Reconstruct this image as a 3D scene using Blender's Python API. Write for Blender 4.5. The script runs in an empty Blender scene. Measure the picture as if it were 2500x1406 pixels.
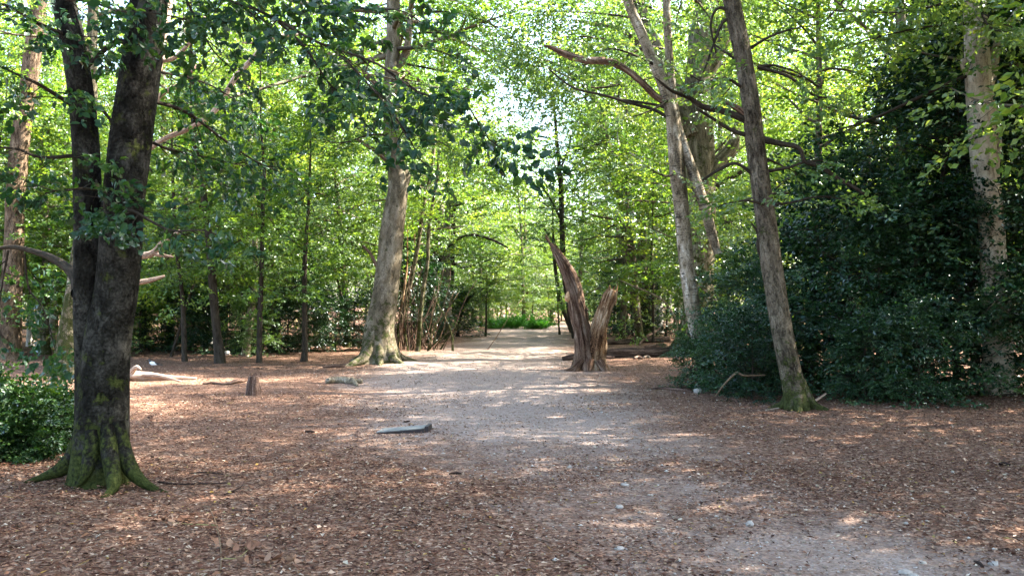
import bpy, math
import numpy as np
from mathutils import Vector

# ------------------------------------------------------------------ camera, sky, sun, exposure
sc = bpy.context.scene
COL = sc.collection
F, CX, CY, HZ, CAMH = 2165.0, 1250.0, 703.0, 745.0, 1.6      # photo pixels: focal length, centre, horizon row; eye height in m
PITCH = math.atan((HZ - CY) / F)
cam_d = bpy.data.cameras.new("camera"); cam = bpy.data.objects.new("camera", cam_d); COL.objects.link(cam)
cam_d.sensor_width = 36.0; cam_d.lens = 36.0 * F / 2500.0
cam_d.clip_start = 0.05; cam_d.clip_end = 2000.0
cam.location = (0, 0, CAMH); cam.rotation_euler = (math.radians(90) + PITCH, 0, 0)
sc.camera = cam

SUN_AZ, SUN_EL = 74.0, 49.0                                     # clockwise from +Y (the view), elevation
world = bpy.data.worlds.new("World"); sc.world = world; world.use_nodes = True
wn = world.node_tree; wn.nodes.clear()
wo = wn.nodes.new("ShaderNodeOutputWorld"); bg = wn.nodes.new("ShaderNodeBackground"); sk = wn.nodes.new("ShaderNodeTexSky")
sk.sky_type = 'NISHITA'; sk.sun_disc = False
sk.sun_elevation = math.radians(SUN_EL); sk.sun_rotation = math.radians(SUN_AZ)
sk.air_density = 1.0; sk.dust_density = 2.5; sk.ozone_density = 1.0
bg.inputs[1].default_value = 0.12
wn.links.new(sk.outputs[0], bg.inputs[0]); wn.links.new(bg.outputs[0], wo.inputs[0])
sd = bpy.data.lights.new("sun", 'SUN'); sun = bpy.data.objects.new("sun", sd); COL.objects.link(sun)
sd.energy = 5.0; sd.angle = math.radians(0.55); sd.color = (1.0, 0.92, 0.78)
az, el = math.radians(SUN_AZ), math.radians(SUN_EL)
SUNV = Vector((math.sin(az) * math.cos(el), math.cos(az) * math.cos(el), math.sin(el)))
sun.rotation_euler = SUNV.to_track_quat('Z', 'Y').to_euler()
sun.location = SUNV * 60
vs = sc.view_settings
vs.view_transform = 'Standard'; vs.look = 'None'; vs.gamma = 1.0; vs.use_curve_mapping = False
vs.exposure = 3.6
sc.cycles.max_bounces = 6; sc.cycles.diffuse_bounces = 3; sc.cycles.glossy_bounces = 2
sc.cycles.transmission_bounces = 5; sc.cycles.transparent_max_bounces = 4
sc.cycles.caustics_reflective = False; sc.cycles.caustics_refractive = False
sc.cycles.use_denoising = True
sc.cycles.sample_clamp_indirect = 6.0

# ------------------------------------------------------------------ helpers
RNG = np.random.default_rng
UP = np.array((0.0, 0.0, 1.0))
TRI = [0]

def unit(v):
    v = np.asarray(v, float); return v / (np.linalg.norm(v, axis=-1, keepdims=True) + 1e-9)

def at(px, py, d):
    """world point that stands d metres down the view under photo pixel (px, py)"""
    u, v = (px - CX) / F, (CY - py) / F
    c, s = math.cos(PITCH), math.sin(PITCH)
    r = np.array((u, c - v * s, s + v * c))
    return np.array((0, 0, CAMH)) + r * (d / r[1])

def dist(py):                                                   # how far the ground is at a photo row
    return F * CAMH / (py - HZ)

def gh(x, y):
    x = np.asarray(x, float); y = np.asarray(y, float)
    return (0.022 * np.sin(0.8 * x + 0.35 * y + 1.0) + 0.02 * np.sin(0.31 * x - 0.55 * y) + 0.014 * np.sin(1.7 * x + 1.3 * y)) * np.clip(y / 8, 0.3, 1)

def gpt(px, py):
    d = dist(py); p = at(px, py, d); return np.array((p[0], p[1], float(gh(p[0], p[1]))))

def proj(p):
    c, s = math.cos(PITCH), math.sin(PITCH)
    dz = p[2] - CAMH; dep = p[1] * c + dz * s; upc = -p[1] * s + dz * c
    return CX + F * p[0] / dep, CY - F * upc / dep

def make_mesh(name, V, quads=None, tris=None, attrs=None, smooth=True):
    me = bpy.data.meshes.new(name)
    V = np.ascontiguousarray(V, dtype=np.float32)
    quads = np.zeros((0, 4), np.int32) if quads is None else np.asarray(quads, np.int32).reshape(-1, 4)
    tris = np.zeros((0, 3), np.int32) if tris is None else np.asarray(tris, np.int32).reshape(-1, 3)
    me.vertices.add(len(V)); me.vertices.foreach_set("co", V.ravel())
    nq, nt = len(quads), len(tris)
    li = np.concatenate([quads.ravel(), tris.ravel()]).astype(np.int32)
    me.loops.add(len(li)); me.loops.foreach_set("vertex_index", li)
    me.polygons.add(nq + nt)
    ls = np.concatenate([np.arange(nq) * 4, nq * 4 + np.arange(nt) * 3]).astype(np.int32)
    me.polygons.foreach_set("loop_start", ls)
    me.polygons.foreach_set("use_smooth", np.full(nq + nt, bool(smooth)))
    for k, a in (attrs or {}).items():
        a = np.ascontiguousarray(a, dtype=np.float32)
        if a.ndim == 2:
            me.attributes.new(k, 'FLOAT_VECTOR', 'POINT').data.foreach_set("vector", a.ravel())
        else:
            me.attributes.new(k, 'FLOAT', 'POINT').data.foreach_set("value", a)
    me.update(calc_edges=True); me.validate()
    TRI[0] += nq * 2 + nt
    return me

def obj(name, me, mat=None, parent=None, loc=None):
    o = bpy.data.objects.new(name, me); COL.objects.link(o)
    if mat is not None and me is not None and not me.materials:
        me.materials.append(mat)
    if parent is not None: o.parent = parent
    if loc is not None: o.location = loc
    return o

def empty(name, loc=(0, 0, 0), rz=0.0, s=1.0):
    o = bpy.data.objects.new(name, None); COL.objects.link(o)
    o.location = loc; o.rotation_euler = (0, 0, rz); o.scale = (s, s, s); o.empty_display_size = 0.2
    return o

def tag(o, label=None, cat=None, group=None, kind=None):
    if label: o["label"] = label
    if cat: o["category"] = cat
    if group: o["group"] = group
    if kind: o["kind"] = kind
    return o

def catmull(P, R, k):
    P = np.asarray(P, float); R = np.asarray(R, float); n = len(P)
    if n < 3 or k <= 1:
        t = np.linspace(0, n - 1, (n - 1) * max(k, 1) + 1)
        return np.stack([np.interp(t, np.arange(n), P[:, i]) for i in range(3)], 1), np.interp(t, np.arange(n), R)
    A = np.vstack([2 * P[0] - P[1], P, 2 * P[-1] - P[-2]])
    t = (np.arange(k) / k)[:, None]; out = []
    for i in range(n - 1):
        p0, p1, p2, p3 = A[i:i + 4]
        out.append(0.5 * (2 * p1 + (p2 - p0) * t + (2 * p0 - 5 * p1 + 4 * p2 - p3) * t * t + (3 * p1 - p0 - 3 * p2 + p3) * t ** 3))
    out.append(P[-1:])
    return np.vstack(out), np.interp(np.linspace(0, n - 1, (n - 1) * k + 1), np.arange(n), R)

class Geo:
    """collects tapering tubes (trunks, limbs, twigs) with bark coordinates"""
    def __init__(s): s.V, s.Q, s.T, s.B, s.n = [], [], [], [], 0
    def tube(s, P, R, sides=8, k=1, shape=None, cap=True):
        P, R = catmull(P, R, k)
        m = len(P)
        T = unit(np.gradient(P, axis=0))
        ref = np.array((1.0, 0, 0)) if abs(T[0][0]) < 0.8 else np.array((0, 1.0, 0))
        u = unit(ref - T[0] * np.dot(ref, T[0])); U = [u]
        for i in range(1, m):
            u = U[-1] - T[i] * np.dot(U[-1], T[i]); U.append(u / (np.linalg.norm(u) + 1e-9))
        U = np.array(U); W = np.cross(T, U)
        th = np.arange(sides) * 2 * math.pi / sides
        sl = np.concatenate([[0], np.cumsum(np.linalg.norm(np.diff(P, axis=0), axis=1))])
        rad = np.repeat(R[:, None], sides, 1)
        if shape is not None: rad = rad * shape(th[None, :], sl[:, None])
        V = P[:, None, :] + rad[..., None] * (np.cos(th)[None, :, None] * U[:, None, :] + np.sin(th)[None, :, None] * W[:, None, :])
        rm = max(R.max() * 0.8, 0.02)
        B = np.stack([np.repeat(np.cos(th)[None] * rm, m, 0), np.repeat(np.sin(th)[None] * rm, m, 0), np.repeat(sl[:, None], sides, 1)], -1)
        i = np.arange(m - 1)[:, None] * sides; j = np.arange(sides)[None]; j2 = (j + 1) % sides
        Q = np.stack([i + j, i + j2, i + sides + j2, i + sides + j], -1).reshape(-1, 4) + s.n
        s.V.append(V.reshape(-1, 3)); s.B.append(B.reshape(-1, 3)); s.Q.append(Q)
        nv = m * sides
        if cap:
            s.V.append(P[-1:] + T[-1:] * R[-1] * 0.3); s.B.append(B[-1, :1] * 0 + np.array([[0, 0, sl[-1]]]))
            a = (m - 1) * sides
            s.T.append(np.stack([a + np.arange(sides), a + (np.arange(sides) + 1) % sides, np.full(sides, nv)], 1) + s.n)
            nv += 1
        s.n += nv
        return P, R
    def mesh(s, name):
        return make_mesh(name, np.vstack(s.V), np.vstack(s.Q) if s.Q else None, np.vstack(s.T) if s.T else None, {"bc": np.vstack(s.B)})

def lumps(rng, amp=0.06, flare=0.0, fh=0.35, lobes=5, ridge=0.0, nr=11, twist=0.0):
    ph = rng.uniform(0, 6.3, 12)
    def f(th, sl):
        r = 1 + amp * (np.sin(th * 2 + 1.7 * sl + ph[0]) + 0.7 * np.sin(th * 3 - 2.6 * sl + ph[1]) + 0.5 * np.sin(th - 4.3 * sl + ph[2]) + 0.4 * np.sin(5 * th + 7 * sl + ph[3]))
        if flare:
            lb = 0.5 + 0.5 * np.cos(lobes * th + ph[4] + 0.6 * np.sin(th + ph[5]))
            r = r + flare * np.exp(-sl / fh) * (0.35 + 0.65 * lb) + 0.25 * flare * np.exp(-sl / (2.6 * fh))
        if ridge:
            q = nr * th + twist * sl + 1.3 * np.sin(2.1 * sl + ph[6]) + 0.8 * np.sin(th * 2 + 3 * sl + ph[7])
            r = r + ridge * (np.abs(np.sin(q * 0.5)) - 0.5) + ridge * 0.6 * np.sin(q * 1.7 + ph[8] + 2 * np.sin(1.4 * sl))
        return r
    return f

def spray_template(rng, n=34, width=0.5, twigs=8, droop=0.16):
    j = rng.integers(0, twigs, n); x0 = (j + 0.5) / twigs * 0.85
    side = np.where(rng.random(n) < 0.5, 1.0, -1.0)
    r = rng.uniform(0.08, 1.0, n); ln = width * (1 - 0.45 * x0) * r
    ang = np.radians(48) * side
    x = x0 + ln * np.cos(ang); y = ln * np.sin(ang)
    z = -droop * (x * x + 1.5 * y * y) + rng.normal(0, 0.025, n)
    la = ang + np.radians(rng.uniform(-55, 55, n))
    d = np.stack([np.cos(la), np.sin(la), rng.normal(-0.12, 0.22, n)], 1)
    nn = np.stack([rng.normal(0, 0.28, n), rng.normal(0, 0.28, n), np.ones(n)], 1)
    return np.stack([x, y, z], 1), unit(d), unit(nn)

TPL = [spray_template(RNG(50 + i)) for i in range(5)]
TPL_RAG = [spray_template(RNG(70 + i), 30, 0.55, 5, 0.3) for i in range(4)]

class Leaves:
    def __init__(s): s.O, s.A, s.N, s.S = [], [], [], []
    def add(s, o, axis, normal, scale): s.O.append(o); s.A.append(axis); s.N.append(normal); s.S.append(scale)
    def arrays(s, rng, L=0.085, W=0.052, njit=0.25, tpl=None):
        tpl = tpl or TPL
        O, A, N, S = (np.asarray(v, float) for v in (s.O, s.A, s.N, s.S))
        A = unit(A); N = unit(N - A * (N * A).sum(1, keepdims=True)); B = np.cross(N, A)
        ps, ds, ns, rs = [], [], [], []
        k = rng.integers(0, len(tpl), len(O)); srnd = rng.random(len(O))
        for t in range(len(tpl)):
            m = np.where(k == t)[0]
            if not len(m): continue
            p, d, n = tpl[t]
            R = np.stack([A[m], B[m], N[m]], 1)                     # rows: local axes in world
            ps.append((O[m, None, :] + S[m, None, None] * np.einsum('ki,mij->mkj', p, R)).reshape(-1, 3))
            ds.append(np.einsum('ki,mij->mkj', d, R).reshape(-1, 3)); ns.append(np.einsum('ki,mij->mkj', n, R).reshape(-1, 3))
            rs.append(np.repeat(srnd[m], len(p)))
        p, d, n, r = np.vstack(ps), np.vstack(ds), np.vstack(ns), np.concatenate(rs)
        d = unit(d + rng.normal(0, 0.18, d.shape)); n = n + rng.normal(0, njit, n.shape); n = unit(n - d * (n * d).sum(1, keepdims=True))
        sz = rng.uniform(0.65, 1.2, len(p)); r = np.clip(0.5 * r + 0.5 * rng.random(len(p)), 0, 1)
        return p, d, n, sz * L, sz * W * rng.uniform(0.85, 1.15, len(p)), r
    def mesh(s, name, rng, L=0.085, W=0.052, njit=0.25, tpl=None):
        return leaf_mesh(name, rng, *s.arrays(rng, L, W, njit, tpl))

def leaf_mesh(name, rng, p, d, n, L, W, r):
    side = np.cross(n, d); L = L[:, None]; W = W[:, None]
    fold = rng.uniform(-0.05, 0.28, (len(p), 1)) * W
    V = np.stack([p, p + d * L * 0.45 + side * W * 0.5 + n * fold, p + d * L - n * L * rng.uniform(0, 0.22, (len(p), 1)), p + d * L * 0.45 - side * W * 0.5 + n * fold], 1)
    i = np.arange(len(p))[:, None] * 4
    T = np.concatenate([i + np.array([[0, 1, 2]]), i + np.array([[0, 2, 3]])], 0)
    return make_mesh(name, V.reshape(-1, 3), None, T, {"rnd": np.repeat(r, 4)}, smooth=False)

def wander(rng, p, d, length, nseg, wob, trop):
    P = [np.array(p, float)]; d = unit(d); st = length / nseg
    for _ in range(nseg):
        d = unit(d + rng.normal(0, wob, 3) + UP * trop); P.append(P[-1] + d * st)
    return np.array(P)

def leafy_bough(rng, P, R, geo, lv, twig=0.45, step=0.13, spray=0.55, up=0.9, start=0.15, sides=6, k=4, njit=0.35, drop=0.0):
    """a bough given by points, with alternate side twigs that carry sprays"""
    P = np.asarray(P, float)
    R = np.linspace(R[0], R[1], len(P)) if len(R) == 2 else np.asarray(R, float)
    P, R = geo.tube(P, R, sides, k)
    sl = np.concatenate([[0], np.cumsum(np.linalg.norm(np.diff(P, axis=0), axis=1))]); tot = sl[-1]
    q = start * tot; sg = 1
    while q < tot:
        c = np.array([np.interp(q, sl, P[:, a]) for a in range(3)])
        i = min(np.searchsorted(sl, q), len(P) - 1); t = unit(P[i] - P[i - 1])
        lat = unit(np.cross(UP, t) + rng.normal(0, 0.25, 3)) * sg
        dd = unit(t * rng.uniform(0.4, 0.9) + lat * rng.uniform(0.6, 1.0) + UP * rng.normal(-drop, 0.22))
        ln = twig * rng.uniform(0.5, 1.15) * (1 - 0.35 * q / tot)
        tw = wander(rng, c, dd, ln, 3, 0.12, -0.04); geo.tube(tw, np.linspace(0.006, 0.002, 4) + R[i] * 0.05, 3)
        for f in (1, 3) if ln > 0.3 else (2,):
            lv.add(tw[f], unit(dd + rng.normal(0, 0.3, 3) - UP * drop), unit(UP * up + rng.normal(0, njit, 3)), spray * rng.uniform(0.7, 1.2))
        sg = -sg; q += step * rng.uniform(0.6, 1.4)
    lv.add(P[-1], unit(P[-1] - P[-2]), unit(UP + rng.normal(0, njit, 3)), spray)

def crown(rng, P, R, geo, lv, t0=0.35, n=22, L=3.6, shape='dome', elo=5, ehi=60, nsub=7, subf=0.5, step=0.42, spray=0.75, wob=0.13, trop=0.02, njit=0.3, lsides=5, az=None, twigs=True, var=(0.7, 1.15), rf=1.0):
    """limbs > side branches > sprays round a trunk given by points P, radii R"""
    sl = np.concatenate([[0], np.cumsum(np.linalg.norm(np.diff(P, axis=0), axis=1))]); tot = sl[-1]
    a = rng.uniform(0, 6.3)
    for i in range(n):
        t = t0 + (1 - t0) * (i + rng.uniform(0.1, 0.9)) / n
        w = (t - t0) / (1 - t0)
        c = np.array([np.interp(t * tot, sl, P[:, q]) for q in range(3)]); r = np.interp(t * tot, sl, R)
        a += 2.4 + rng.normal(0, 0.6)
        if az is not None: a = rng.normal(az[0], az[1])
        sh = {'dome': math.sin(math.pi * min(1, 0.28 + 0.66 * w)) ** 0.7, 'cone': 1 - 0.75 * w, 'vase': 0.55 + 0.45 * math.sin(math.pi * min(1, 0.2 + w * 0.65))}[shape]
        ln = L * sh * rng.uniform(*var)
        e = math.radians(elo + (ehi - elo) * w + rng.normal(0, 9))
        d = np.array((math.cos(a) * math.cos(e), math.sin(a) * math.cos(e), math.sin(e)))
        LP = wander(rng, c, d, ln, 6, wob, trop)
        r0 = min(r * 0.6, 0.012 + 0.016 * ln) * rf
        geo.tube(LP, np.linspace(r0, r0 * 0.18, 7), lsides)
        sg = 1
        for q in np.linspace(0.22, 1.0, nsub):
            k = q * 6; i0 = min(int(k), 5); c2 = LP[i0] + (LP[i0 + 1] - LP[i0]) * (k - i0); dl = unit(LP[i0 + 1] - LP[i0])
            lat = unit(np.cross(UP, dl) + 1e-3) * sg; sg = -sg
            d2 = unit(dl * rng.uniform(0.4, 0.9) + lat * rng.uniform(0.5, 1) + UP * rng.normal(0, 0.25)) if q < 0.99 else dl
            l2 = ln * subf * (1 - 0.5 * q) * rng.uniform(0.7, 1.2) + 0.15
            SP = wander(rng, c2, d2, l2, 3, wob, trop)
            if twigs: geo.tube(SP, np.linspace(r0 * 0.35, 0.004, 4), 3, cap=False)
            m = max(2, int(l2 / step)); s2 = 1
            for h in np.linspace(0.25, 1.0, m):
                k2 = h * 3; i2 = min(int(k2), 2); c3 = SP[i2] + (SP[i2 + 1] - SP[i2]) * (k2 - i2); d3 = unit(SP[i2 + 1] - SP[i2])
                l3 = unit(np.cross(UP, d3) + 1e-3) * s2; s2 = -s2
                lv.add(c3, unit(d3 * 0.8 + l3 * rng.uniform(0.2, 1.0) + rng.normal(0, 0.2, 3)), unit(UP + rng.normal(0, njit, 3)), spray * rng.uniform(0.7, 1.25))

# ------------------------------------------------------------------ materials
def nt(name):
    m = bpy.data.materials.new(name); m.use_nodes = True
    t = m.node_tree; t.nodes.clear(); o = t.nodes.new("ShaderNodeOutputMaterial")
    return m, t, o
def nd(t, kind, **kw):
    n = t.nodes.new(kind)
    for k, v in kw.items(): setattr(n, k, v)
    return n
def ramp(t, fac, stops):
    r = nd(t, "ShaderNodeValToRGB"); e = r.color_ramp.elements
    while len(e) < len(stops): e.new(0.5)
    for q, (p, c) in zip(e, stops): q.position = p; q.color = (*c, 1)
    if fac is not None: t.links.new(fac, r.inputs[0])
    return r
def noise(t, vec, scale, detail=4, rough=0.55, dist_=0.0):
    n = nd(t, "ShaderNodeTexNoise"); n.inputs["Scale"].default_value = scale; n.inputs["Detail"].default_value = detail
    n.inputs["Roughness"].default_value = rough; n.inputs["Distortion"].default_value = dist_
    if vec is not None: t.links.new(vec, n.inputs["Vector"])
    return n
def math_(t, op, a, b=None, clamp=False):
    n = nd(t, "ShaderNodeMath", operation=op, use_clamp=clamp)
    for i, v in enumerate((a, b)):
        if v is None: continue
        if isinstance(v, (int, float)): n.inputs[i].default_value = v
        else: t.links.new(v, n.inputs[i])
    return n.outputs[0]
def mapping(t, vec, sc_):
    m = nd(t, "ShaderNodeMapping"); m.inputs["Scale"].default_value = sc_; t.links.new(vec, m.inputs["Vector"]); return m.outputs[0]
def mixc(t, fac, a, b, blend='MIX'):
    n = nd(t, "ShaderNodeMix", data_type='RGBA', blend_type=blend)
    for s, v in ((n.inputs[0], fac), (n.inputs[6], a), (n.inputs[7], b)):
        if isinstance(v, (int, float)): s.default_value = v
        elif isinstance(v, tuple): s.default_value = (*v, 1)
        else: t.links.new(v, s)
    return n.outputs[2]

def leaf_mat(name, stops, trans=0.42, tcol=(1.5, 1.35, 0.5), gloss=0.025, rough=0.42, vary=0.35):
    m, t, o = nt(name)
    a = nd(t, "ShaderNodeAttribute", attribute_name="rnd")
    oi = nd(t, "ShaderNodeObjectInfo")
    f = math_(t, 'ADD', a.outputs["Fac"], math_(t, 'MULTIPLY', math_(t, 'SUBTRACT', oi.outputs["Random"], 0.5), vary), True)
    r = ramp(t, f, stops)
    d = nd(t, "ShaderNodeBsdfDiffuse"); t.links.new(r.outputs[0], d.inputs[0])
    tr = nd(t, "ShaderNodeBsdfTranslucent"); tc = mixc(t, 1.0, r.outputs[0], tcol, 'MULTIPLY'); t.links.new(tc, tr.inputs[0])
    mx = nd(t, "ShaderNodeMixShader"); mx.inputs[0].default_value = trans
    t.links.new(d.outputs[0], mx.inputs[1]); t.links.new(tr.outputs[0], mx.inputs[2])
    g = nd(t, "ShaderNodeBsdfGlossy"); g.inputs["Roughness"].default_value = rough; g.inputs["Color"].default_value = (0.9, 0.95, 1, 1)
    lw = nd(t, "ShaderNodeLayerWeight"); lw.inputs[0].default_value = 0.25
    gf = math_(t, 'ADD', math_(t, 'MULTIPLY', lw.outputs["Fresnel"], gloss * 3.0), gloss * 0.5, True)
    mg = nd(t, "ShaderNodeMixShader"); t.links.new(gf, mg.inputs[0]); t.links.new(mx.outputs[0], mg.inputs[1]); t.links.new(g.outputs[0], mg.inputs[2])
    t.links.new(mg.outputs[0], o.inputs[0])
    return m

def bark_mat(name, stops, scale=9, zs=0.22, bump=0.5, moss=None, rough=0.85, fine=45, bands=None, bdist=0.02, furrow=0.45):
    m, t, o = nt(name)
    a = nd(t, "ShaderNodeAttribute", attribute_name="bc"); v = mapping(t, a.outputs["Vector"], (1, 1, zs))
    n1 = noise(t, v, scale, 6, 0.62, 0.4); n2 = noise(t, a.outputs["Vector"], fine, 4, 0.6); n3 = noise(t, a.outputs["Vector"], 1.6, 3)
    f = math_(t, 'ADD', math_(t, 'MULTIPLY', n1.outputs[0], 0.65), math_(t, 'MULTIPLY', n2.outputs[0], 0.35))
    f = math_(t, 'ADD', f, math_(t, 'MULTIPLY', math_(t, 'SUBTRACT', n3.outputs[0], 0.5), 0.35))
    n4 = noise(t, v, scale * 2.6, 5, 0.7, 0.8)
    fur = ramp(t, n4.outputs[0], [(0.36, (0, 0, 0)), (0.47, (1, 1, 1))]).outputs[0]
    f = math_(t, 'ADD', math_(t, 'MULTIPLY', math_(t, 'SUBTRACT', f, 0.5), 1.35), 0.5)
    col = ramp(t, f, stops).outputs[0]
    col = mixc(t, math_(t, 'SUBTRACT', 1.0, fur), col, mixc(t, 1.0, col, (furrow, furrow, furrow), 'MULTIPLY'))
    h = math_(t, 'ADD', f, math_(t, 'MULTIPLY', fur, 0.5))
    if bands:
        vb = mapping(t, a.outputs["Vector"], (1.0, 1.0, 7.0)); nb = noise(t, vb, bands[0], 3, 0.6)
        bf = ramp(t, nb.outputs[0], [(bands[1], (0, 0, 0)), (bands[1] + 0.06, (1, 1, 1))]).outputs[0]
        col = mixc(t, math_(t, 'MULTIPLY', bf, bands[3]), col, bands[2])
        h = math_(t, 'SUBTRACT', h, math_(t, 'MULTIPLY', bf, 0.25))
    if moss:
        g = nd(t, "ShaderNodeNewGeometry"); sp = nd(t, "ShaderNodeSeparateXYZ"); t.links.new(g.outputs["Position"], sp.inputs[0])
        nm = noise(t, a.outputs["Vector"], 5.5, 6, 0.72)
        k = math_(t, 'SUBTRACT', 1.0, math_(t, 'DIVIDE', sp.outputs[2], moss[0]), True)
        k = math_(t, 'ADD', math_(t, 'MULTIPLY', k, moss[1]), math_(t, 'ADD', math_(t, 'MULTIPLY', math_(t, 'SUBTRACT', nm.outputs[0], 0.5), 2.2), 0.5))
        k = ramp(t, k, [(moss[2] + 0.04, (0, 0, 0)), (moss[2] + 0.2, (0.92, 0.92, 0.92))]).outputs[0]
        mc = ramp(t, n2.outputs[0], [(0.3, (0.012, 0.017, 0.005)), (0.7, (0.05, 0.06, 0.016))]).outputs[0]
        col = mixc(t, k, col, mc)
    b = nd(t, "ShaderNodeBump"); b.inputs["Strength"].default_value = bump; b.inputs["Distance"].default_value = bdist; t.links.new(h, b.inputs["Height"])
    p = nd(t, "ShaderNodeBsdfPrincipled"); p.inputs["Roughness"].default_value = rough; p.inputs["Specular IOR Level"].default_value = 0.05
    t.links.new(col, p.inputs["Base Color"]); t.links.new(b.outputs[0], p.inputs["Normal"]); t.links.new(p.outputs[0], o.inputs[0])
    return m

M = {}
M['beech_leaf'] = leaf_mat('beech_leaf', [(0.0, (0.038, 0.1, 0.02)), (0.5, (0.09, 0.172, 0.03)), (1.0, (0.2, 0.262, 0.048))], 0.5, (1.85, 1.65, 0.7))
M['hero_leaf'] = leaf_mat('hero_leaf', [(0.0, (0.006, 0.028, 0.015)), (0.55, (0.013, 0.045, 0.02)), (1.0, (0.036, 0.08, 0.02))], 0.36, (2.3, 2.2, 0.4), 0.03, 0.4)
M['oak_leaf'] = leaf_mat('oak_leaf', [(0.0, (0.042, 0.1, 0.032)), (0.5, (0.08, 0.155, 0.045)), (1.0, (0.16, 0.235, 0.065))], 0.48, (1.8, 1.6, 0.7))
M['birch_leaf'] = leaf_mat('birch_leaf', [(0.0, (0.08, 0.15, 0.045)), (1.0, (0.2, 0.27, 0.08))], 0.48, (1.75, 1.55, 0.5))
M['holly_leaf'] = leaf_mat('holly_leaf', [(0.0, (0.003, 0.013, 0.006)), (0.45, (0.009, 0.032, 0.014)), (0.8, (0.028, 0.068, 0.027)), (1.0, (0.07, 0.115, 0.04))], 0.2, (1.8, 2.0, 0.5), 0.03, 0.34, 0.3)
M['bramble_leaf'] = leaf_mat('bramble_leaf', [(0.0, (0.008, 0.026, 0.008)), (0.6, (0.02, 0.055, 0.014)), (1.0, (0.07, 0.125, 0.028))], 0.2, (1.8, 1.8, 0.5), 0.025, 0.4, 0.15)
M['fern_leaf'] = leaf_mat('fern_leaf', [(0.0, (0.05, 0.17, 0.03)), (1.0, (0.1, 0.27, 0.045))], 0.45, (1.3, 1.5, 0.5))
M['shrub_leaf'] = leaf_mat('shrub_leaf', [(0.0, (0.04, 0.09, 0.03)), (1.0, (0.11, 0.18, 0.045))], 0.4, (1.7, 1.6, 0.6))
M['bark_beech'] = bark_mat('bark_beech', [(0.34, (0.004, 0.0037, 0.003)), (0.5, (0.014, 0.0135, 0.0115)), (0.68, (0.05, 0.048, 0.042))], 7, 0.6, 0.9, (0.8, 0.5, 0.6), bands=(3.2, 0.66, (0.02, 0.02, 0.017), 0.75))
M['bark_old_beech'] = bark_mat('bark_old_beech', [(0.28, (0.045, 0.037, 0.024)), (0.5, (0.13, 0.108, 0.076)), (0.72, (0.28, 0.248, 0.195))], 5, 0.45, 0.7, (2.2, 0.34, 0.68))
M['bark_oak'] = bark_mat('bark_oak', [(0.3, (0.045, 0.036, 0.026)), (0.5, (0.14, 0.118, 0.085)), (0.72, (0.26, 0.225, 0.17))], 14, 0.16, 0.9, (2.2, 0.5, 0.66), bdist=0.035)
M['bark_mossy'] = bark_mat('bark_mossy', [(0.3, (0.045, 0.038, 0.026)), (0.5, (0.13, 0.112, 0.075)), (0.72, (0.25, 0.22, 0.16))], 10, 0.16, 1.0, (5.0, 0.3, 0.55), bdist=0.03)
M['bark_brown'] = bark_mat('bark_brown', [(0.3, (0.028, 0.022, 0.016)), (0.5, (0.095, 0.078, 0.056)), (0.72, (0.19, 0.16, 0.12))], 13, 0.28, 1.0, (0.9, 0.55, 0.64), bdist=0.025)
M['bark_dark'] = bark_mat('bark_dark', [(0.3, (0.02, 0.016, 0.012)), (0.6, (0.055, 0.045, 0.035)), (0.8, (0.1, 0.085, 0.065))], 18, 0.25, 0.7)
M['bark_birch'] = bark_mat('bark_birch', [(0.3, (0.05, 0.038, 0.025)), (0.48, (0.2, 0.16, 0.11)), (0.62, (0.36, 0.31, 0.24)), (0.75, (0.58, 0.55, 0.5))], 6, 0.4, 0.8, None, 0.7, 40, bands=(5.5, 0.58, (0.03, 0.026, 0.022), 0.9))
M['bark_white'] = bark_mat('bark_white', [(0.25, (0.18, 0.165, 0.15)), (0.5, (0.4, 0.385, 0.36)), (0.8, (0.62, 0.61, 0.59))], 5, 0.6, 0.3, None, 0.65, 30, bands=(4, 0.66, (0.06, 0.05, 0.045), 0.8))
M['bark_pine'] = bark_mat('bark_pine', [(0.3, (0.035, 0.024, 0.017)), (0.5, (0.12, 0.083, 0.056)), (0.72, (0.25, 0.18, 0.125))], 8, 0.3, 1.0, None, 0.85, 30, bdist=0.04)
M['bark_pale'] = bark_mat('bark_pale', [(0.25, (0.16, 0.125, 0.09)), (0.48, (0.36, 0.31, 0.235)), (0.75, (0.52, 0.47, 0.375))], 8, 0.25, 0.5, None, 0.8, 40, bands=(4, 0.66, (0.12, 0.08, 0.05), 0.6))
M['dead_red'] = bark_mat('dead_red', [(0.32, (0.025, 0.012, 0.008)), (0.45, (0.105, 0.06, 0.04)), (0.58, (0.2, 0.135, 0.098)), (0.75, (0.46, 0.35, 0.27))], 22, 0.07, 1.0, None, 0.8, 60, bdist=0.035)
M['dead_orange'] = bark_mat('dead_orange', [(0.32, (0.03, 0.015, 0.009)), (0.45, (0.17, 0.088, 0.046)), (0.56, (0.32, 0.2, 0.115)), (0.72, (0.54, 0.42, 0.31))], 16, 0.14, 1.0, None, 0.8, 50, bdist=0.03)
M['dead_pale'] = bark_mat('dead_pale', [(0.3, (0.12, 0.07, 0.05)), (0.5, (0.36, 0.26, 0.2)), (0.75, (0.6, 0.5, 0.42))], 18, 0.1, 0.8, None, 0.8, 50)
M['log_brown'] = bark_mat('log_brown', [(0.3, (0.03, 0.018, 0.014)), (0.5, (0.12, 0.075, 0.058)), (0.7, (0.28, 0.2, 0.165))], 20, 0.08, 1.0, None, 0.85, 50, bdist=0.03)
M['log_dark'] = bark_mat('log_dark', [(0.3, (0.016, 0.01, 0.008)), (0.5, (0.06, 0.04, 0.032)), (0.72, (0.17, 0.125, 0.105))], 20, 0.08, 1.0, None, 0.85, 50, bdist=0.03)
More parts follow.
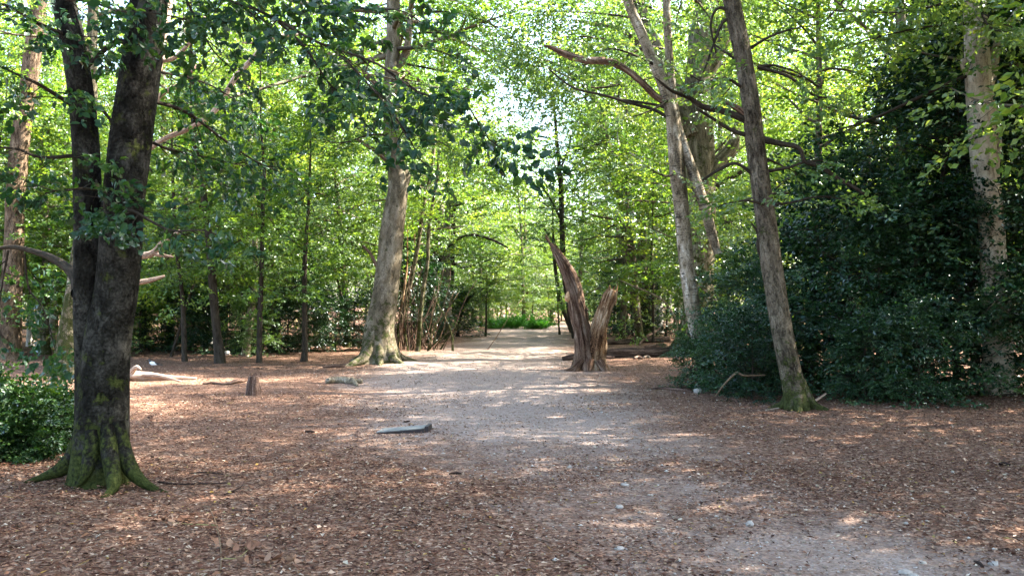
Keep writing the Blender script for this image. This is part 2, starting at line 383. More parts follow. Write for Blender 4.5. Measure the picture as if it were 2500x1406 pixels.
M['twig'] = bark_mat('twig', [(0.3, (0.08, 0.05, 0.03)), (0.6, (0.2, 0.14, 0.095)), (0.8, (0.32, 0.25, 0.18))], 30, 0.3, 0.4)
M['twig_green'] = bark_mat('twig_green', [(0.3, (0.16, 0.14, 0.06)), (0.7, (0.3, 0.28, 0.13))], 30, 0.3, 0.3)
M['twig_dark'] = bark_mat('twig_dark', [(0.3, (0.02, 0.014, 0.012)), (0.8, (0.06, 0.04, 0.034))], 30, 0.3, 0.4)

def ground_mat():
    m, t, o = nt('leaf_litter_ground')
    g = nd(t, "ShaderNodeNewGeometry"); pos = g.outputs["Position"]
    pa = nd(t, "ShaderNodeAttribute", attribute_name="pm")
    nbig = noise(t, pos, 0.55, 5, 0.6); nmid = noise(t, pos, 3.0, 5, 0.6)
    vs_ = nd(t, "ShaderNodeMapping"); vs_.inputs["Rotation"].default_value = (0, 0, 0.5); t.links.new(pos, vs_.inputs["Vector"])
    v1 = nd(t, "ShaderNodeTexVoronoi"); v1.inputs["Scale"].default_value = 30; t.links.new(vs_.outputs[0], v1.inputs["Vector"])
    v2 = nd(t, "ShaderNodeTexVoronoi"); v2.inputs["Scale"].default_value = 55; t.links.new(pos, v2.inputs["Vector"])
    s1 = nd(t, "ShaderNodeSeparateColor"); t.links.new(v1.outputs["Color"], s1.inputs[0])
    s2 = nd(t, "ShaderNodeSeparateColor"); t.links.new(v2.outputs["Color"], s2.inputs[0])
    lit1 = ramp(t, s1.outputs[0], [(0.0, (0.032, 0.015, 0.011)), (0.4, (0.1, 0.05, 0.034)), (0.8, (0.195, 0.115, 0.08)), (1.0, (0.36, 0.27, 0.21))]).outputs[0]
    lit2 = ramp(t, s2.outputs[0], [(0.0, (0.028, 0.014, 0.01)), (0.5, (0.112, 0.058, 0.04)), (1.0, (0.26, 0.175, 0.128))]).outputs[0]
    lit = mixc(t, 0.5, lit1, lit2)
    dirt = ramp(t, noise(t, pos, 14, 6, 0.7).outputs[0], [(0.3, (0.175, 0.12, 0.098)), (0.5, (0.26, 0.195, 0.17)), (0.7, (0.335, 0.27, 0.245))]).outputs[0]
    spk = ramp(t, s2.outputs[1], [(0.0, (0.1, 0.06, 0.045)), (0.16, (0.14, 0.1, 0.08)), (0.2, (0.24, 0.2, 0.17)), (0.93, (0.3, 0.26, 0.23)), (0.97, (0.48, 0.45, 0.42))]).outputs[0]
    path = mixc(t, 0.45, dirt, spk)
    f = math_(t, 'ADD', pa.outputs["Fac"], math_(t, 'MULTIPLY', math_(t, 'SUBTRACT', nbig.outputs[0], 0.5), 0.9))
    f = math_(t, 'ADD', f, math_(t, 'MULTIPLY', math_(t, 'SUBTRACT', nmid.outputs[0], 0.5), 0.6))
    f = ramp(t, f, [(0.25, (0, 0, 0)), (0.75, (1, 1, 1))]).outputs[0]
    col = mixc(t, math_(t, 'MULTIPLY', f, 0.85), lit, path)
    hgt = math_(t, 'ADD', math_(t, 'MULTIPLY', v1.outputs["Distance"], 0.9), math_(t, 'MULTIPLY', v2.outputs["Distance"], 0.45))
    hgt = math_(t, 'ADD', hgt, math_(t, 'MULTIPLY', nmid.outputs[0], 0.8))
    b = nd(t, "ShaderNodeBump"); b.inputs["Strength"].default_value = 0.7; b.inputs["Distance"].default_value = 0.03; t.links.new(hgt, b.inputs["Height"])
    p = nd(t, "ShaderNodeBsdfPrincipled"); p.inputs["Roughness"].default_value = 0.95; p.inputs["Specular IOR Level"].default_value = 0.05
    t.links.new(col, p.inputs["Base Color"]); t.links.new(b.outputs[0], p.inputs["Normal"]); t.links.new(p.outputs[0], o.inputs[0])
    return m
M['ground'] = ground_mat()

def rnd_mat(name, stops, rough=0.75, spec=0.12, bump=None):
    m, t, o = nt(name); a = nd(t, "ShaderNodeAttribute", attribute_name="rnd")
    p = nd(t, "ShaderNodeBsdfPrincipled"); p.inputs["Roughness"].default_value = rough; p.inputs["Specular IOR Level"].default_value = spec
    t.links.new(ramp(t, a.outputs["Fac"], stops).outputs[0], p.inputs["Base Color"]); t.links.new(p.outputs[0], o.inputs[0]); return m
M['litter'] = rnd_mat('litter', [(0.0, (0.026, 0.011, 0.008)), (0.35, (0.09, 0.04, 0.025)), (0.65, (0.17, 0.088, 0.056)), (0.85, (0.25, 0.155, 0.105)), (0.94, (0.36, 0.265, 0.195)), (0.975, (0.38, 0.33, 0.27)), (0.985, (0.18, 0.16, 0.065)), (1.0, (0.3, 0.18, 0.045))])
M['gravel'] = rnd_mat('gravel', [(0.0, (0.1, 0.07, 0.052)), (0.5, (0.23, 0.185, 0.15)), (1.0, (0.42, 0.39, 0.36))])
def stone_mat(name, c1, c2, rough=0.7):
    m, t, o = nt(name); tc = nd(t, "ShaderNodeTexCoord"); n = noise(t, tc.outputs["Object"], 25, 5, 0.6)
    p = nd(t, "ShaderNodeBsdfPrincipled"); p.inputs["Roughness"].default_value = rough
    t.links.new(ramp(t, n.outputs[0], [(0.3, c1), (0.7, c2)]).outputs[0], p.inputs["Base Color"]); t.links.new(p.outputs[0], o.inputs[0]); return m
M['stone'] = stone_mat('stone', (0.16, 0.135, 0.11), (0.32, 0.295, 0.275))
M['board_top'] = stone_mat('board_top', (0.09, 0.092, 0.092), (0.17, 0.175, 0.175))
M['board_side'] = stone_mat('board_side', (0.012, 0.008, 0.01), (0.03, 0.02, 0.022))
M['black'] = stone_mat('feather_black', (0.006, 0.006, 0.008), (0.012, 0.012, 0.016), 0.4)
M['white'] = stone_mat('feather_white', (0.75, 0.75, 0.75), (0.85, 0.85, 0.85))
M['fungus'] = stone_mat('fungus', (0.35, 0.17, 0.07), (0.55, 0.36, 0.2))

# ------------------------------------------------------------------ ground and path
# (y, centre x, half width, how bare it is trodden)
PATH = np.array([(-6, 3.4, 1.6, 0.7), (0, 2.8, 1.6, 0.75), (4.6, 2.3, 1.45, 0.62), (5.6, 1.9, 1.5, 0.6), (7, 1.3, 1.7, 0.45), (8.5, 0.9, 1.9, 0.4), (10.5, 0.2, 2.2, 0.7), (12.5, 0.0, 2.2, 0.95), (16, -0.3, 2.3, 1.0), (19, -0.8, 2.6, 1.0), (25, -0.9, 2.6, 0.95), (40, 0.5, 2.3, 0.95), (55, 1.0, 2.4, 1), (66, 2.2, 2.4, 1), (80, 6.5, 2.2, 1), (100, 14, 2.2, 1)])
def path_mask(x, y):
    c = np.interp(y, PATH[:, 0], PATH[:, 1]); w = np.interp(y, PATH[:, 0], PATH[:, 2])
    e = np.abs(x - c) / w
    return np.clip(1.2 - 0.75 * e, 0, 1) * np.interp(y, PATH[:, 0], PATH[:, 3])
def grid(xs, ys, zoff=0.0):
    X, Y = np.meshgrid(xs, ys); V = np.stack([X, Y, gh(X, Y) + zoff], -1).reshape(-1, 3)
    nx, ny = len(xs), len(ys); i = (np.arange(ny - 1)[:, None] * nx + np.arange(nx - 1)[None]).ravel()
    return V, np.stack([i, i + 1, i + nx + 1, i + nx], 1)
xs = np.concatenate([[-400, -200, -120, -80], np.linspace(-60, -16, 30), np.linspace(-15, 15, 101), np.linspace(16, 60, 30), [80, 120, 200, 400]])
ys = np.concatenate([[-200, -60, -20], np.linspace(-8, 32, 134), np.linspace(33, 110, 78), [130, 160, 220, 300, 500]])
V, Q = grid(xs, ys)
tag(obj('ground', make_mesh('ground', V, Q, None, {"pm": path_mask(V[:, 0], V[:, 1])}), M['ground']), 'brown leaf litter floor of the wood', kind='structure')
yy = np.linspace(-6, 92, 393); cc = np.interp(yy, PATH[:, 0], PATH[:, 1]); ww = np.interp(yy, PATH[:, 0], PATH[:, 2])
rr = RNG(3); e1 = 0.18 * np.sin(yy * 1.1) + 0.12 * np.sin(yy * 2.7 + 1); e2 = 0.18 * np.sin(yy * 1.3 + 2) + 0.12 * np.sin(yy * 2.3)
uu = np.linspace(-1, 1, 15)
X = cc[:, None] + np.where(uu[None] < 0, uu[None] * (ww + e1)[:, None], uu[None] * (ww + e2)[:, None]); Y = np.repeat(yy[:, None], 15, 1)
V = np.stack([X, Y, gh(X, Y) + 0.006], -1).reshape(-1, 3)
i = (np.arange(392)[:, None] * 15 + np.arange(14)[None]).ravel()
tag(obj('path', make_mesh('path', V, np.stack([i, i + 1, i + 16, i + 15], 1), None, {"pm": path_mask(V[:, 0], V[:, 1])}), M['ground']), 'pale trodden earth path through the clearing', kind='structure')

def litter(name, seed, bands, mat, lo, hi):
    rng = RNG(seed); ps, Ls = [], []
    for y0, y1, dens in bands:
        hw1 = y1 * 0.62 + 1.2; n = int((y1 - y0) * 2 * hw1 * dens)
        x = rng.uniform(-hw1, hw1, n); y = rng.uniform(y0, y1, n); ok = np.abs(x) < y * 0.62 + 1.2
        x, y = x[ok], y[ok]; pm = path_mask(x, y)
        patch = 0.5 + 0.5 * np.sin(1.9 * x + 0.8 * np.sin(1.3 * y)) * np.sin(1.5 * y + 0.9 * np.sin(1.1 * x + 2))
        keep = rng.random(len(x)) < np.clip(1.0 - 0.75 * pm + 1.1 * (patch - 0.55), 0.1, 1)
        ps.append(np.stack([x[keep], y[keep]], 1))
    p = np.vstack(ps); n = len(p); a = rng.uniform(0, 6.283, n)
    P = np.stack([p[:, 0], p[:, 1], gh(p[:, 0], p[:, 1]) + rng.uniform(0.006, 0.028, n)], 1)
    d = np.stack([np.cos(a), np.sin(a), rng.normal(0, 0.22, n)], 1); d = unit(d)
    nn = np.stack([rng.normal(0, 0.34, n), rng.normal(0, 0.34, n), np.ones(n)], 1); nn = unit(nn - d * (nn * d).sum(1, keepdims=True))
    L = rng.uniform(lo, hi, n) * rng.choice([0.7, 1, 1, 1.45], n); W = L * rng.uniform(0.3, 0.75, n)
    st = rng.random(n) < 0.16; L = np.where(st, L * rng.uniform(1.2, 3.2, n), L); W = np.where(st, rng.uniform(0.004, 0.009, n), W)
    o = obj(name, leaf_mesh(name, rng, P, d, nn, L, W, rng.random(n)), M[mat])
    return o
tag(litter('leaf_litter', 11, [(3.2, 9, 1350), (9, 16, 560), (16, 30, 130), (30, 46, 25)], 'litter', 0.014, 0.038), 'fallen brown beech leaves covering the ground', 'leaf litter', kind='stuff')

rng = RNG(12); n = 9000
y = rng.uniform(3.5, 24, n) ** 1.0; x = np.interp(y, PATH[:, 0], PATH[:, 1]) + rng.normal(0, 1, n) * np.interp(y, PATH[:, 0], PATH[:, 2]) * 0.75
s = np.where(rng.random(n) < 0.94, rng.uniform(0.004, 0.011, n), rng.uniform(0.012, 0.022, n))
oc = np.array([(1, 0, 0), (0, 1, 0), (-1, 0, 0), (0, -1, 0), (0, 0, .6), (0, 0, -.6)], float)
V = np.stack([x, y, gh(x, y) + 0.008 + s * 0.2], 1)[:, None, :] + s[:, None, None] * oc[None] * rng.uniform(0.6, 1.4, (n, 6, 1))
fc = np.array([(0, 1, 4), (1, 2, 4), (2, 3, 4), (3, 0, 4), (1, 0, 5), (2, 1, 5), (3, 2, 5), (0, 3, 5)])
T = (np.arange(n)[:, None, None] * 6 + fc[None]).reshape(-1, 3)
tag(obj('gravel', make_mesh('gravel', V.reshape(-1, 3), None, T, {"rnd": np.repeat(rng.random(n), 6)}), M['gravel']), 'scattered small pebbles bedded in the path', 'gravel', kind='stuff')

# ------------------------------------------------------------------ hero trees
def px_path(pts, d):
    """[(px, py, r_px[, d])] -> world points and radii"""
    P, R = [], []
    for q in pts:
        dd = q[3] if len(q) > 3 else d
        P.append(at(q[0], q[1], dd)); R.append(q[2] * dd / F)
    return np.array(P), np.array(R)

def hero(name, label, cat, base):
    e = empty(name, tuple(base)); tag(e, label, cat); return e

def local(geo_or_pts, base): return np.asarray(geo_or_pts, float) - np.asarray(base, float)

def leaf8(L=1.0, W=0.66):
    xs_ = np.array([0, 0.28, 0.66, 1.0]); ws = np.array([0, 0.5, 0.4, 0]) * W; zz = np.array([0, 0.03, 0.0, -0.12])
    V = [(0, 0, 0), (1, 0, -0.12)]
    for i_ in (1, 2): V += [(xs_[i_], ws[i_], zz[i_] + 0.07), (xs_[i_], -ws[i_], zz[i_] + 0.07), (xs_[i_], 0, zz[i_])]
    T = [(0, 4, 2), (0, 3, 4), (2, 4, 7), (2, 7, 5), (4, 3, 6), (4, 6, 7), (5, 7, 1), (7, 6, 1)]
    return np.array(V) * L, np.array(T)
L8V, L8T = leaf8()

def leaf8_mesh(name, p, d, n, L, r):
    q_ = RNG(9); side = np.cross(n, d); R = np.stack([d, side * q_.uniform(0.75, 1.12, (len(p), 1)), n * q_.uniform(-0.6, 3.2, (len(p), 1))], 1)
    V = p[:, None, :] + L[:, None, None] * np.einsum('ki,mij->mkj', L8V, R)
    T = (np.arange(len(p))[:, None, None] * 8 + L8T[None]).reshape(-1, 3)
    return make_mesh(name, V.reshape(-1, 3), None, T, {"rnd": np.repeat(r, 8)}, smooth=False)

# --- the forked beech on the left
rng = RNG(101); D = 7.9
base = gpt(245, 1180)
T_ = empty('beech_tree', tuple(base)); tag(T_, 'large dark forked beech with mossy spreading roots', 'tree')
g = Geo()
# right-hand stem runs from the ground; left-hand one joins it low down
P, R = px_path([(243, 1215, 60), (244, 1150, 60), (247, 1080, 60), (250, 1000, 58), (254, 900, 56), (268, 800, 54), (284, 720, 51), (294, 600, 51), (300, 500, 50), (318, 350, 50), (338, 200, 47), (356, 80, 44), (372, -60, 42), (395, -260, 38)], D)
P2, R2 = px_path([(420, -500, 32), (470, -850, 22), (500, -1250, 10)], D - 0.2)
P, R = np.vstack([P, P2]), np.concatenate([R, R2])
sh = lumps(rng, 0.025, 0.5, 0.15, 5)
SP, SR = g.tube(local(P, base), R, 26, 7, sh)
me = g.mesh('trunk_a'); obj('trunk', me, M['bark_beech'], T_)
g2 = Geo(); P, R = px_path([(222, 1185, 40), (216, 1080, 40), (217, 980, 38), (216, 880, 37), (213, 780, 36), (212, 700, 34), (211, 600, 33), (210, 480, 32), (205, 330, 31), (192, 200, 30), (170, 80, 30), (148, -20, 29), (110, -200, 27), (60, -480, 22), (20, -820, 14), (-20, -1150, 6)], D - 0.02)
P[:, 1] += np.linspace(0.05, 0.0, len(P))
SP2, SR2 = g2.tube(local(P, base), R, 18, 6, lumps(rng, 0.025))
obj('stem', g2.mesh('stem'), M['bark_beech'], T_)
for pts in ([(262, 1040, 16, 7.74), (266, 1090, 21, 7.66), (273, 1140, 20, 7.6), (277, 1178, 17, 7.5), (268, 1203, 11, 7.42), (236, 1226, 5, 7.25), (215, 1240, 2, 7.1)], [(288, 1030, 16, 7.8), (298, 1090, 20, 7.76), (316, 1140, 19, 7.7), (345, 1174, 14, 7.62), (385, 1196, 7, 7.55), (430, 1210, 2, 7.5)],
            [(205, 1040, 20, 7.86), (188, 1100, 25, 7.86), (158, 1138, 20, 7.88), (115, 1160, 11, 7.92), (60, 1178, 4, 7.95)], [(228, 1050, 16, 7.72), (222, 1110, 19, 7.66), (208, 1160, 13, 7.62), (188, 1186, 5, 7.6)], [(222, 1070, 22, 8.1), (180, 1120, 18, 8.4), (150, 1140, 9, 8.8)]):
    gg = Geo()
    Pw = [at(*q[:2], q[3]) for q in pts]
    gg.tube(local(Pw, base), [q[2] * 7.8 / F for q in pts], 10, 5, lumps(rng, 0.05))
    obj('root', gg.mesh('root'), M['bark_beech'], T_)
lv = Leaves()
boughs = [  # (points (px, py, d), r0, r1, twig, spray, step)
    ([(362, 30, 7.8), (440, -30, 7.3), (560, 0, 6.9), (680, 55, 6.6), (800, 110, 6.4), (920, 170, 6.2), (1040, 225, 6.1), (1130, 275, 6.0), (1190, 320, 6.0), (1235, 368, 6.0)], 0.016, 0.003, 0.34, 0.34, 0.085),
    ([(372, -60, 7.8), (470, -110, 7.2), (600, -70, 6.8), (740, -20, 6.6), (880, 20, 6.5), (1000, 45, 6.4), (1090, 90, 6.4)], 0.018, 0.003, 0.36, 0.36, 0.09),
    ([(800, 110, 6.4), (880, 200, 6.2), (950, 280, 6.1), (1000, 340, 6.1), (1020, 385, 6.1)], 0.01, 0.003, 0.26, 0.32, 0.1),
    ([(680, 55, 6.6), (740, 130, 6.5), (790, 200, 6.5), (850, 260, 6.4)], 0.01, 0.003, 0.28, 0.32, 0.11),
    ([(440, -30, 7.3), (500, 60, 7.2), (540, 120, 7.1), (570, 170, 7.1)], 0.012, 0.003, 0.3, 0.34, 0.12),
    ([(335, 240, 7.9), (430, 270, 8.2), (530, 320, 8.5), (620, 380, 8.8), (690, 420, 9.0)], 0.02, 0.004, 0.42, 0.42, 0.09),
    ([(325, 320, 7.95), (420, 350, 8.4), (510, 400, 8.9), (600, 430, 9.2)], 0.018, 0.004, 0.42, 0.42, 0.09),
    ([(330, 170, 8.0), (420, 190, 8.5), (520, 210, 9.0), (620, 260, 9.4)], 0.018, 0.004, 0.4, 0.42, 0.1),
    ([(270, 500, 7.7), (330, 530, 7.3), (420, 560, 7.1), (500, 580, 7.0), (560, 600, 7.0)], 0.014, 0.003, 0.26, 0.3, 0.09),
    ([(260, 470, 7.7), (210, 470, 7.4), (140, 450, 7.2), (60, 440, 7.0)], 0.012, 0.003, 0.3, 0.32, 0.1),
    ([(235, 440, 7.7), (245, 490, 7.4), (240, 530, 7.2)], 0.01, 0.003, 0.25, 0.3, 0.09),
    ([(190, 380, 7.9), (110, 380, 7.6), (30, 370, 7.4), (-60, 365, 7.2)], 0.02, 0.005, 0.4, 0.38, 0.1),
    ([(195, 270, 7.9), (120, 215, 7.6), (30, 180, 7.4), (-50, 160, 7.2)], 0.02, 0.005, 0.4, 0.38, 0.1),
    ([(170, 90, 7.9), (90, 50, 7.5), (0, 20, 7.2), (-80, 10, 7)], 0.022, 0.005, 0.42, 0.4, 0.1),
    ([(150, 0, 7.9), (230, 10, 7.4), (300, 30, 7.1), (390, 40, 6.9), (460, 70, 6.8)], 0.014, 0.004, 0.34, 0.36, 0.09),
    ([(160, 60, 7.9), (200, 110, 7.5), (240, 130, 7.3)], 0.01, 0.003, 0.3, 0.34, 0.1),
    ([(60, 620, 8.2), (70, 700, 8.3), (100, 760, 8.3), (130, 850, 8.3)], 0.012, 0.003, 0.35, 0.36, 0.13),
    ([(20, 612, 8.3), (10, 700, 8.4), (0, 800, 8.5)], 0.012, 0.003, 0.35, 0.36, 0.13),
]
BO = []
for pts, r0, r1, tw, sp, st in boughs:
    gb = Geo()
    PB = local([at(*q) for q in pts], base); PB[1:] += rng.normal(0, 0.035, (len(PB) - 1, 3))
    leafy_bough(rng, PB, (r0, r1), gb, lv, tw, st, sp, 0.8, 0.12, 6, 4, 0.45, 0.12)
    BO.append((obj('branch', gb.mesh('branch'), M['bark_dark'], T_), catmull(PB, np.ones(len(PB)), 4)[0]))
gb = Geo(); P, R = px_path([(195, 715, 22), (165, 680, 15), (120, 648, 12), (60, 622, 10), (0, 606, 8), (-90, 590, 6), (-200, 600, 3)], D)
P[:, 1] += np.linspace(0, 0.9, len(P)); gb.tube(local(P, base), R, 10, 5, lumps(rng, 0.05))
obj('branch', gb.mesh('branch'), M['bark_dark'], T_)
gb = Geo(); P, R = px_path([(330, 130, 9), (290, 100, 7), (235, 140, 6), (205, 170, 7)], D); gb.tube(local(P, base), R, 7, 4)
P, R = px_path([(305, 420, 8), (270, 400, 6), (282, 320, 4), (245, 260, 4)], D); gb.tube(local(P, base), R, 7, 4)
obj('branch', gb.mesh('branch'), M['bark_dark'], T_)
p, d, nn, L, W, r = lv.arrays(rng, 0.076, 0.055, 0.38); L = L * rng.uniform(0.7, 1.2, len(L))
sel = rng.random(len(p)) < 0.7; p, d, nn, L, r = p[sel], d[sel], nn[sel], L[sel], r[sel]
pw = p + base; q = np.array([proj(v) for v in pw]); inside = (q[:, 0] > 5) & (q[:, 0] < 2490) & (q[:, 1] > 5) & (q[:, 1] < 1390)
sz = np.where(inside, L / np.linalg.norm(pw - np.array((0, 0, CAMH)), axis=1), 0); order = np.argsort(-sz); big, rest = order[:300], order[300:]
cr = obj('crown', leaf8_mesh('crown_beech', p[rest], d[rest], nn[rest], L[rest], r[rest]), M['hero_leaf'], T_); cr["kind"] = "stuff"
lm = []
for v_ in (0.15, 0.35, 0.55, 0.8):
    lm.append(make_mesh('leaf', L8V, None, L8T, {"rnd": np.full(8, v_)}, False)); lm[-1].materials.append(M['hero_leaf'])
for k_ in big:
    o = bpy.data.objects.new('leaf', lm[int(rng.integers(0, 4))]); COL.objects.link(o); o.parent = min(BO, key=lambda q_: ((q_[1] - p[k_]) ** 2).sum(1).min())[0]
    o.location = p[k_]; from_m = np.stack([d[k_], np.cross(nn[k_], d[k_]), nn[k_]], 1)
    from mathutils import Matrix
    o.rotation_euler = Matrix(from_m.tolist()).to_euler(); o.scale = (L[k_], L[k_] * rng.uniform(0.75, 1.12), L[k_] * rng.uniform(0.3, 3.2))
# upper crown, above the frame
g = Geo(); lv = Leaves()
crown(rng, SP, SR, g, lv, 0.6, 22, 3.6, 'dome', 10, 55, 6, 0.5, 0.45, 0.8)
crown(rng, SP2, SR2, g, lv, 0.62, 16, 3.0, 'dome', 10, 55, 6, 0.5, 0.45, 0.8, az=(math.pi, 1.1))
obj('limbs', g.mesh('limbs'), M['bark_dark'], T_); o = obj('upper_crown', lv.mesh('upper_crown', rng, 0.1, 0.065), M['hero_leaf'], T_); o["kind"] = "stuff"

def simple_hero(name, label, base_px, d, trunk_pts, bark, seed, flare=0.6, fh=0.3, lobes=5, amp=0.04, sides=16, ext=None, branches=(), roots=0, crown_kw=None, leaf=None, leaf_dims=(0.09, 0.055), leafboughs=(), lb=(0.6, 0.22, 0.6), ridge=0.0, cat='tree', tplr=None, njit=0.3):
    """trunk given in photo pixels at distance d; ext: [(dx, dy, z, r)] metres above the frame"""
    rng = RNG(seed); b = at(base_px[0], base_px[1], d); b[2] = float(gh(b[0], b[1]))
    T = empty(name, tuple(b)); tag(T, label, cat)
    P, R = px_path(trunk_pts, d)
    P[0][2] = b[2] - 0.12
    if ext:
        P = np.vstack([P, [P[-1] + np.array(q[:3]) for q in ext]]); R = np.concatenate([R, [q[3] for q in ext]])
    g = Geo(); SP, SR = g.tube(local(P, b), R, sides, 6, lumps(rng, amp, flare, fh, lobes, ridge)); obj('trunk', g.mesh('trunk'), M[bark], T)
    lv = Leaves(); a0 = rng.uniform(0, 6.3)
    for k_ in range(roots):
        a = a0 + k_ * 6.283 / roots + rng.normal(0, 0.25); u_ = np.array((math.cos(a), math.sin(a), 0)); r_ = R[1] * rng.uniform(0.85, 1.1); g = Geo()
        g.tube(np.array([u_ * r_ * 0.3 + UP * r_ * 2.6, u_ * r_ * 0.85 + UP * r_ * 1.1, u_ * r_ * 1.5 + UP * r_ * 0.3, u_ * r_ * 2.4 - UP * 0.0 * r_, u_ * r_ * 3.4 - UP * r_ * 0.25]), np.array([0.42, 0.46, 0.36, 0.22, 0.1]) * r_, 9, 4, lumps(rng, 0.07)); obj('root', g.mesh('root'), M[bark], T)
    for br in branches:
        g = Geo(); Pb, Rb = px_path(br[0], d); g.tube(local(Pb, b), Rb, 8, 5, lumps(rng, 0.06)); obj('branch', g.mesh('branch'), M[br[1] if len(br) > 1 else bark], T)
    for pts in leafboughs:
        g = Geo(); leafy_bough(rng, local([at(*q) for q in pts], b), (0.012 + 0.0012 * d, 0.005), g, lv, lb[0], lb[1], lb[2], 0.8, 0.2, 5, 3, 0.4, 0.05)
        obj('branch', g.mesh('branch'), M['bark_dark'], T)
    if crown_kw:
        g = Geo(); crown(rng, SP, SR, g, lv, **crown_kw); obj('limbs', g.mesh('limbs'), M[bark], T)
    if leaf and lv.O:
        o = obj('crown', lv.mesh('crown', rng, leaf_dims[0], leaf_dims[1], njit, tplr), M[leaf], T); o["kind"] = "stuff"
    return T

# --- leaning old beech left of the path
simple_hero('beech_tree', 'tall leaning beech with pale trunk and broken limb stub beside the path', (926, 884), 24.9,
    [(922, 900, 38), (924, 880, 37), (926, 850, 35), (928, 800, 34), (940, 720, 32), (950, 640, 30), (958, 560, 28), (966, 500, 26), (972, 450, 25), (968, 405, 22), (958, 350, 20), (955, 280, 19), (957, 180, 18), (960, 60, 17), (962, -80, 16)],
    'bark_old_beech', 111, 0.7, 0.35, 5, 0.03, 22, roots=6, ext=[(0.2, 0, 2.5, 0.14), (0.1, 0.2, 5.0, 0.09), (0.3, 0, 7.5, 0.03)],
    branches=[([(968, 470, 20), (984, 440, 17), (990, 424, 13), (994, 415, 5)],), ([(975, 425, 7), (950, 398, 6), (915, 368, 5), (870, 340, 4)], 'dead_red'),
              ([(920, 650, 5), (905, 620, 4), (885, 600, 3)], 'dead_red'), ([(955, 250, 12), (925, 215, 9), (890, 180, 8), (850, 150, 6), (800, 130, 4)], 'dead_red'), ([(958, 180, 12), (990, 130, 9), (1000, 60, 8), (1010, -40, 6)], 'bark_old_beech')],
    leaf='beech_leaf', leaf_dims=(0.1, 0.06), crown_kw=dict(t0=0.42, n=42, L=5.4, shape='dome', elo=-5, ehi=50, nsub=8, subf=0.5, step=0.42, spray=0.85),
    leafboughs=[[(960, 320, 24.9), (1010, 330, 24), (1080, 350, 23.5), (1150, 400, 23)], [(958, 260, 24.9), (1020, 270, 24), (1110, 300, 23.5), (1200, 330, 23)], [(955, 330, 24.9), (900, 330, 24), (830, 350, 24), (760, 330, 24)], [(958, 120, 24.9), (1050, 120, 24), (1130, 150, 24), (1220, 200, 24)], [(958, 200, 24.9), (880, 240, 24.5), (790, 260, 24.5)], [(958, 60, 24.9), (1050, 30, 24), (1150, 40, 23.5), (1250, 90, 23), (1300, 150, 22.8)], [(960, 0, 24.9), (1060, -20, 24), (1160, -10, 23.5), (1260, 30, 23)], [(958, 150, 24.9), (1060, 170, 25.5), (1160, 190, 26), (1260, 250, 26.5)], [(960, 90, 24.9), (1060, 80, 26), (1170, 100, 27), (1270, 150, 28)], [(1010, -40, 24.9), (1110, 0, 25.5), (1200, 60, 26), (1260, 130, 26.5)]], lb=(0.7, 0.16, 0.75))

# --- dead forked snag on the right of the path
def snag():
    rng = RNG(121); D = dist(903); b = gpt(1440, 903)
    T = empty('dead_tree', tuple(b)); tag(T, 'dead splintered tree stump forking into two bare arms', 'dead tree')
    g = Geo(); P, R = px_path([(1430, 915, 32), (1430, 895, 29), (1427, 855, 23), (1420, 800, 20), (1408, 740, 18), (1394, 690, 16), (1378, 650, 13), (1362, 622, 9), (1348, 602, 5), (1334, 584, 1.5)], D)
    P[0][2] = -0.1; P[:, 1] += np.linspace(0, -0.1, len(P))
    SP, SR = g.tube(local(P, b), R, 30, 8, lumps(rng, 0.09, 0.55, 0.22, 6, 0.19, 13, 2.0))
    for k_ in range(26):
        t = rng.uniform(0.45, 0.98); c = SP[int(t * len(SP)) - 1]; r_ = SR[int(t * len(SR)) - 1]; a = rng.uniform(0, 6.3)
        o_ = c + np.array((math.cos(a), math.sin(a), 0)) * r_ * 0.7; dd = unit(np.array((-0.45, 0, 0.9)) + rng.normal(0, 0.1, 3)); ln = rng.uniform(0.1, 0.34)
        g.tube(np.array([o_ - dd * 0.3, o_ + dd * ln * 0.5, o_ + dd * ln]), [0.03, 0.014, 0.002], 5)
    SN = obj('trunk', g.mesh('snag_left'), M['dead_red'], T)
    g = Geo(); P, R = px_path([(1450, 912, 27), (1450, 890, 25), (1453, 855, 21), (1460, 815, 19), (1470, 780, 17), (1480, 750, 16.5), (1489, 725, 17), (1496, 709, 13)], D - 0.05)
    P[0][2] = -0.1
    SP, SR = g.tube(local(P, b), R, 30, 8, lumps(rng, 0.1, 0.4, 0.2, 5, 0.19, 12, -2.5))
    for k_ in range(26):
        a = rng.uniform(0, 6.3); o_ = SP[-5 - int(rng.integers(0, 8))] + np.array((math.cos(a), math.sin(a), 0)) * SR[-5] * 0.85; dd = unit(np.array((0.3, 0, 0.95)) + rng.normal(0, 0.12, 3)); ln = rng.uniform(0.1, 0.3)
        g.tube(np.array([o_ - dd * 0.25, o_ + dd * ln * 0.5, o_ + dd * ln]), [0.035, 0.022, 0.003], 5)
    obj('arm', g.mesh('snag_right'), M['dead_orange'], T)
    for pts in ([(1420, 880, 13), (1405, 893, 10), (1390, 902, 6), (1365, 908, 2)], [(1440, 880, 13), (1436, 898, 10), (1432, 908, 5)], [(1465, 885, 12), (1472, 898, 10), (1478, 906, 4)], [(1412, 885, 12), (1408, 900, 9), (1400, 910, 4)]):
        g = Geo(); P, R = px_path(pts, D - 0.25); P[:, 1] -= np.linspace(0, 0.3, len(P)); P[-1][2] = -0.04; g.tube(local(P, b), R, 8, 4, lumps(rng, 0.08)); obj('root', g.mesh('root'), M['dead_red'], T)
    g = Geo(); P, R = px_path([(1393, 690, 2), (1386, 728, 8), (1383, 731, 8), (1380, 734, 2)], D - 0.12); g.tube(local(P, b), R, 8, 2); obj('bracket_fungus', g.mesh('fungus'), M['fungus'], SN)
snag()

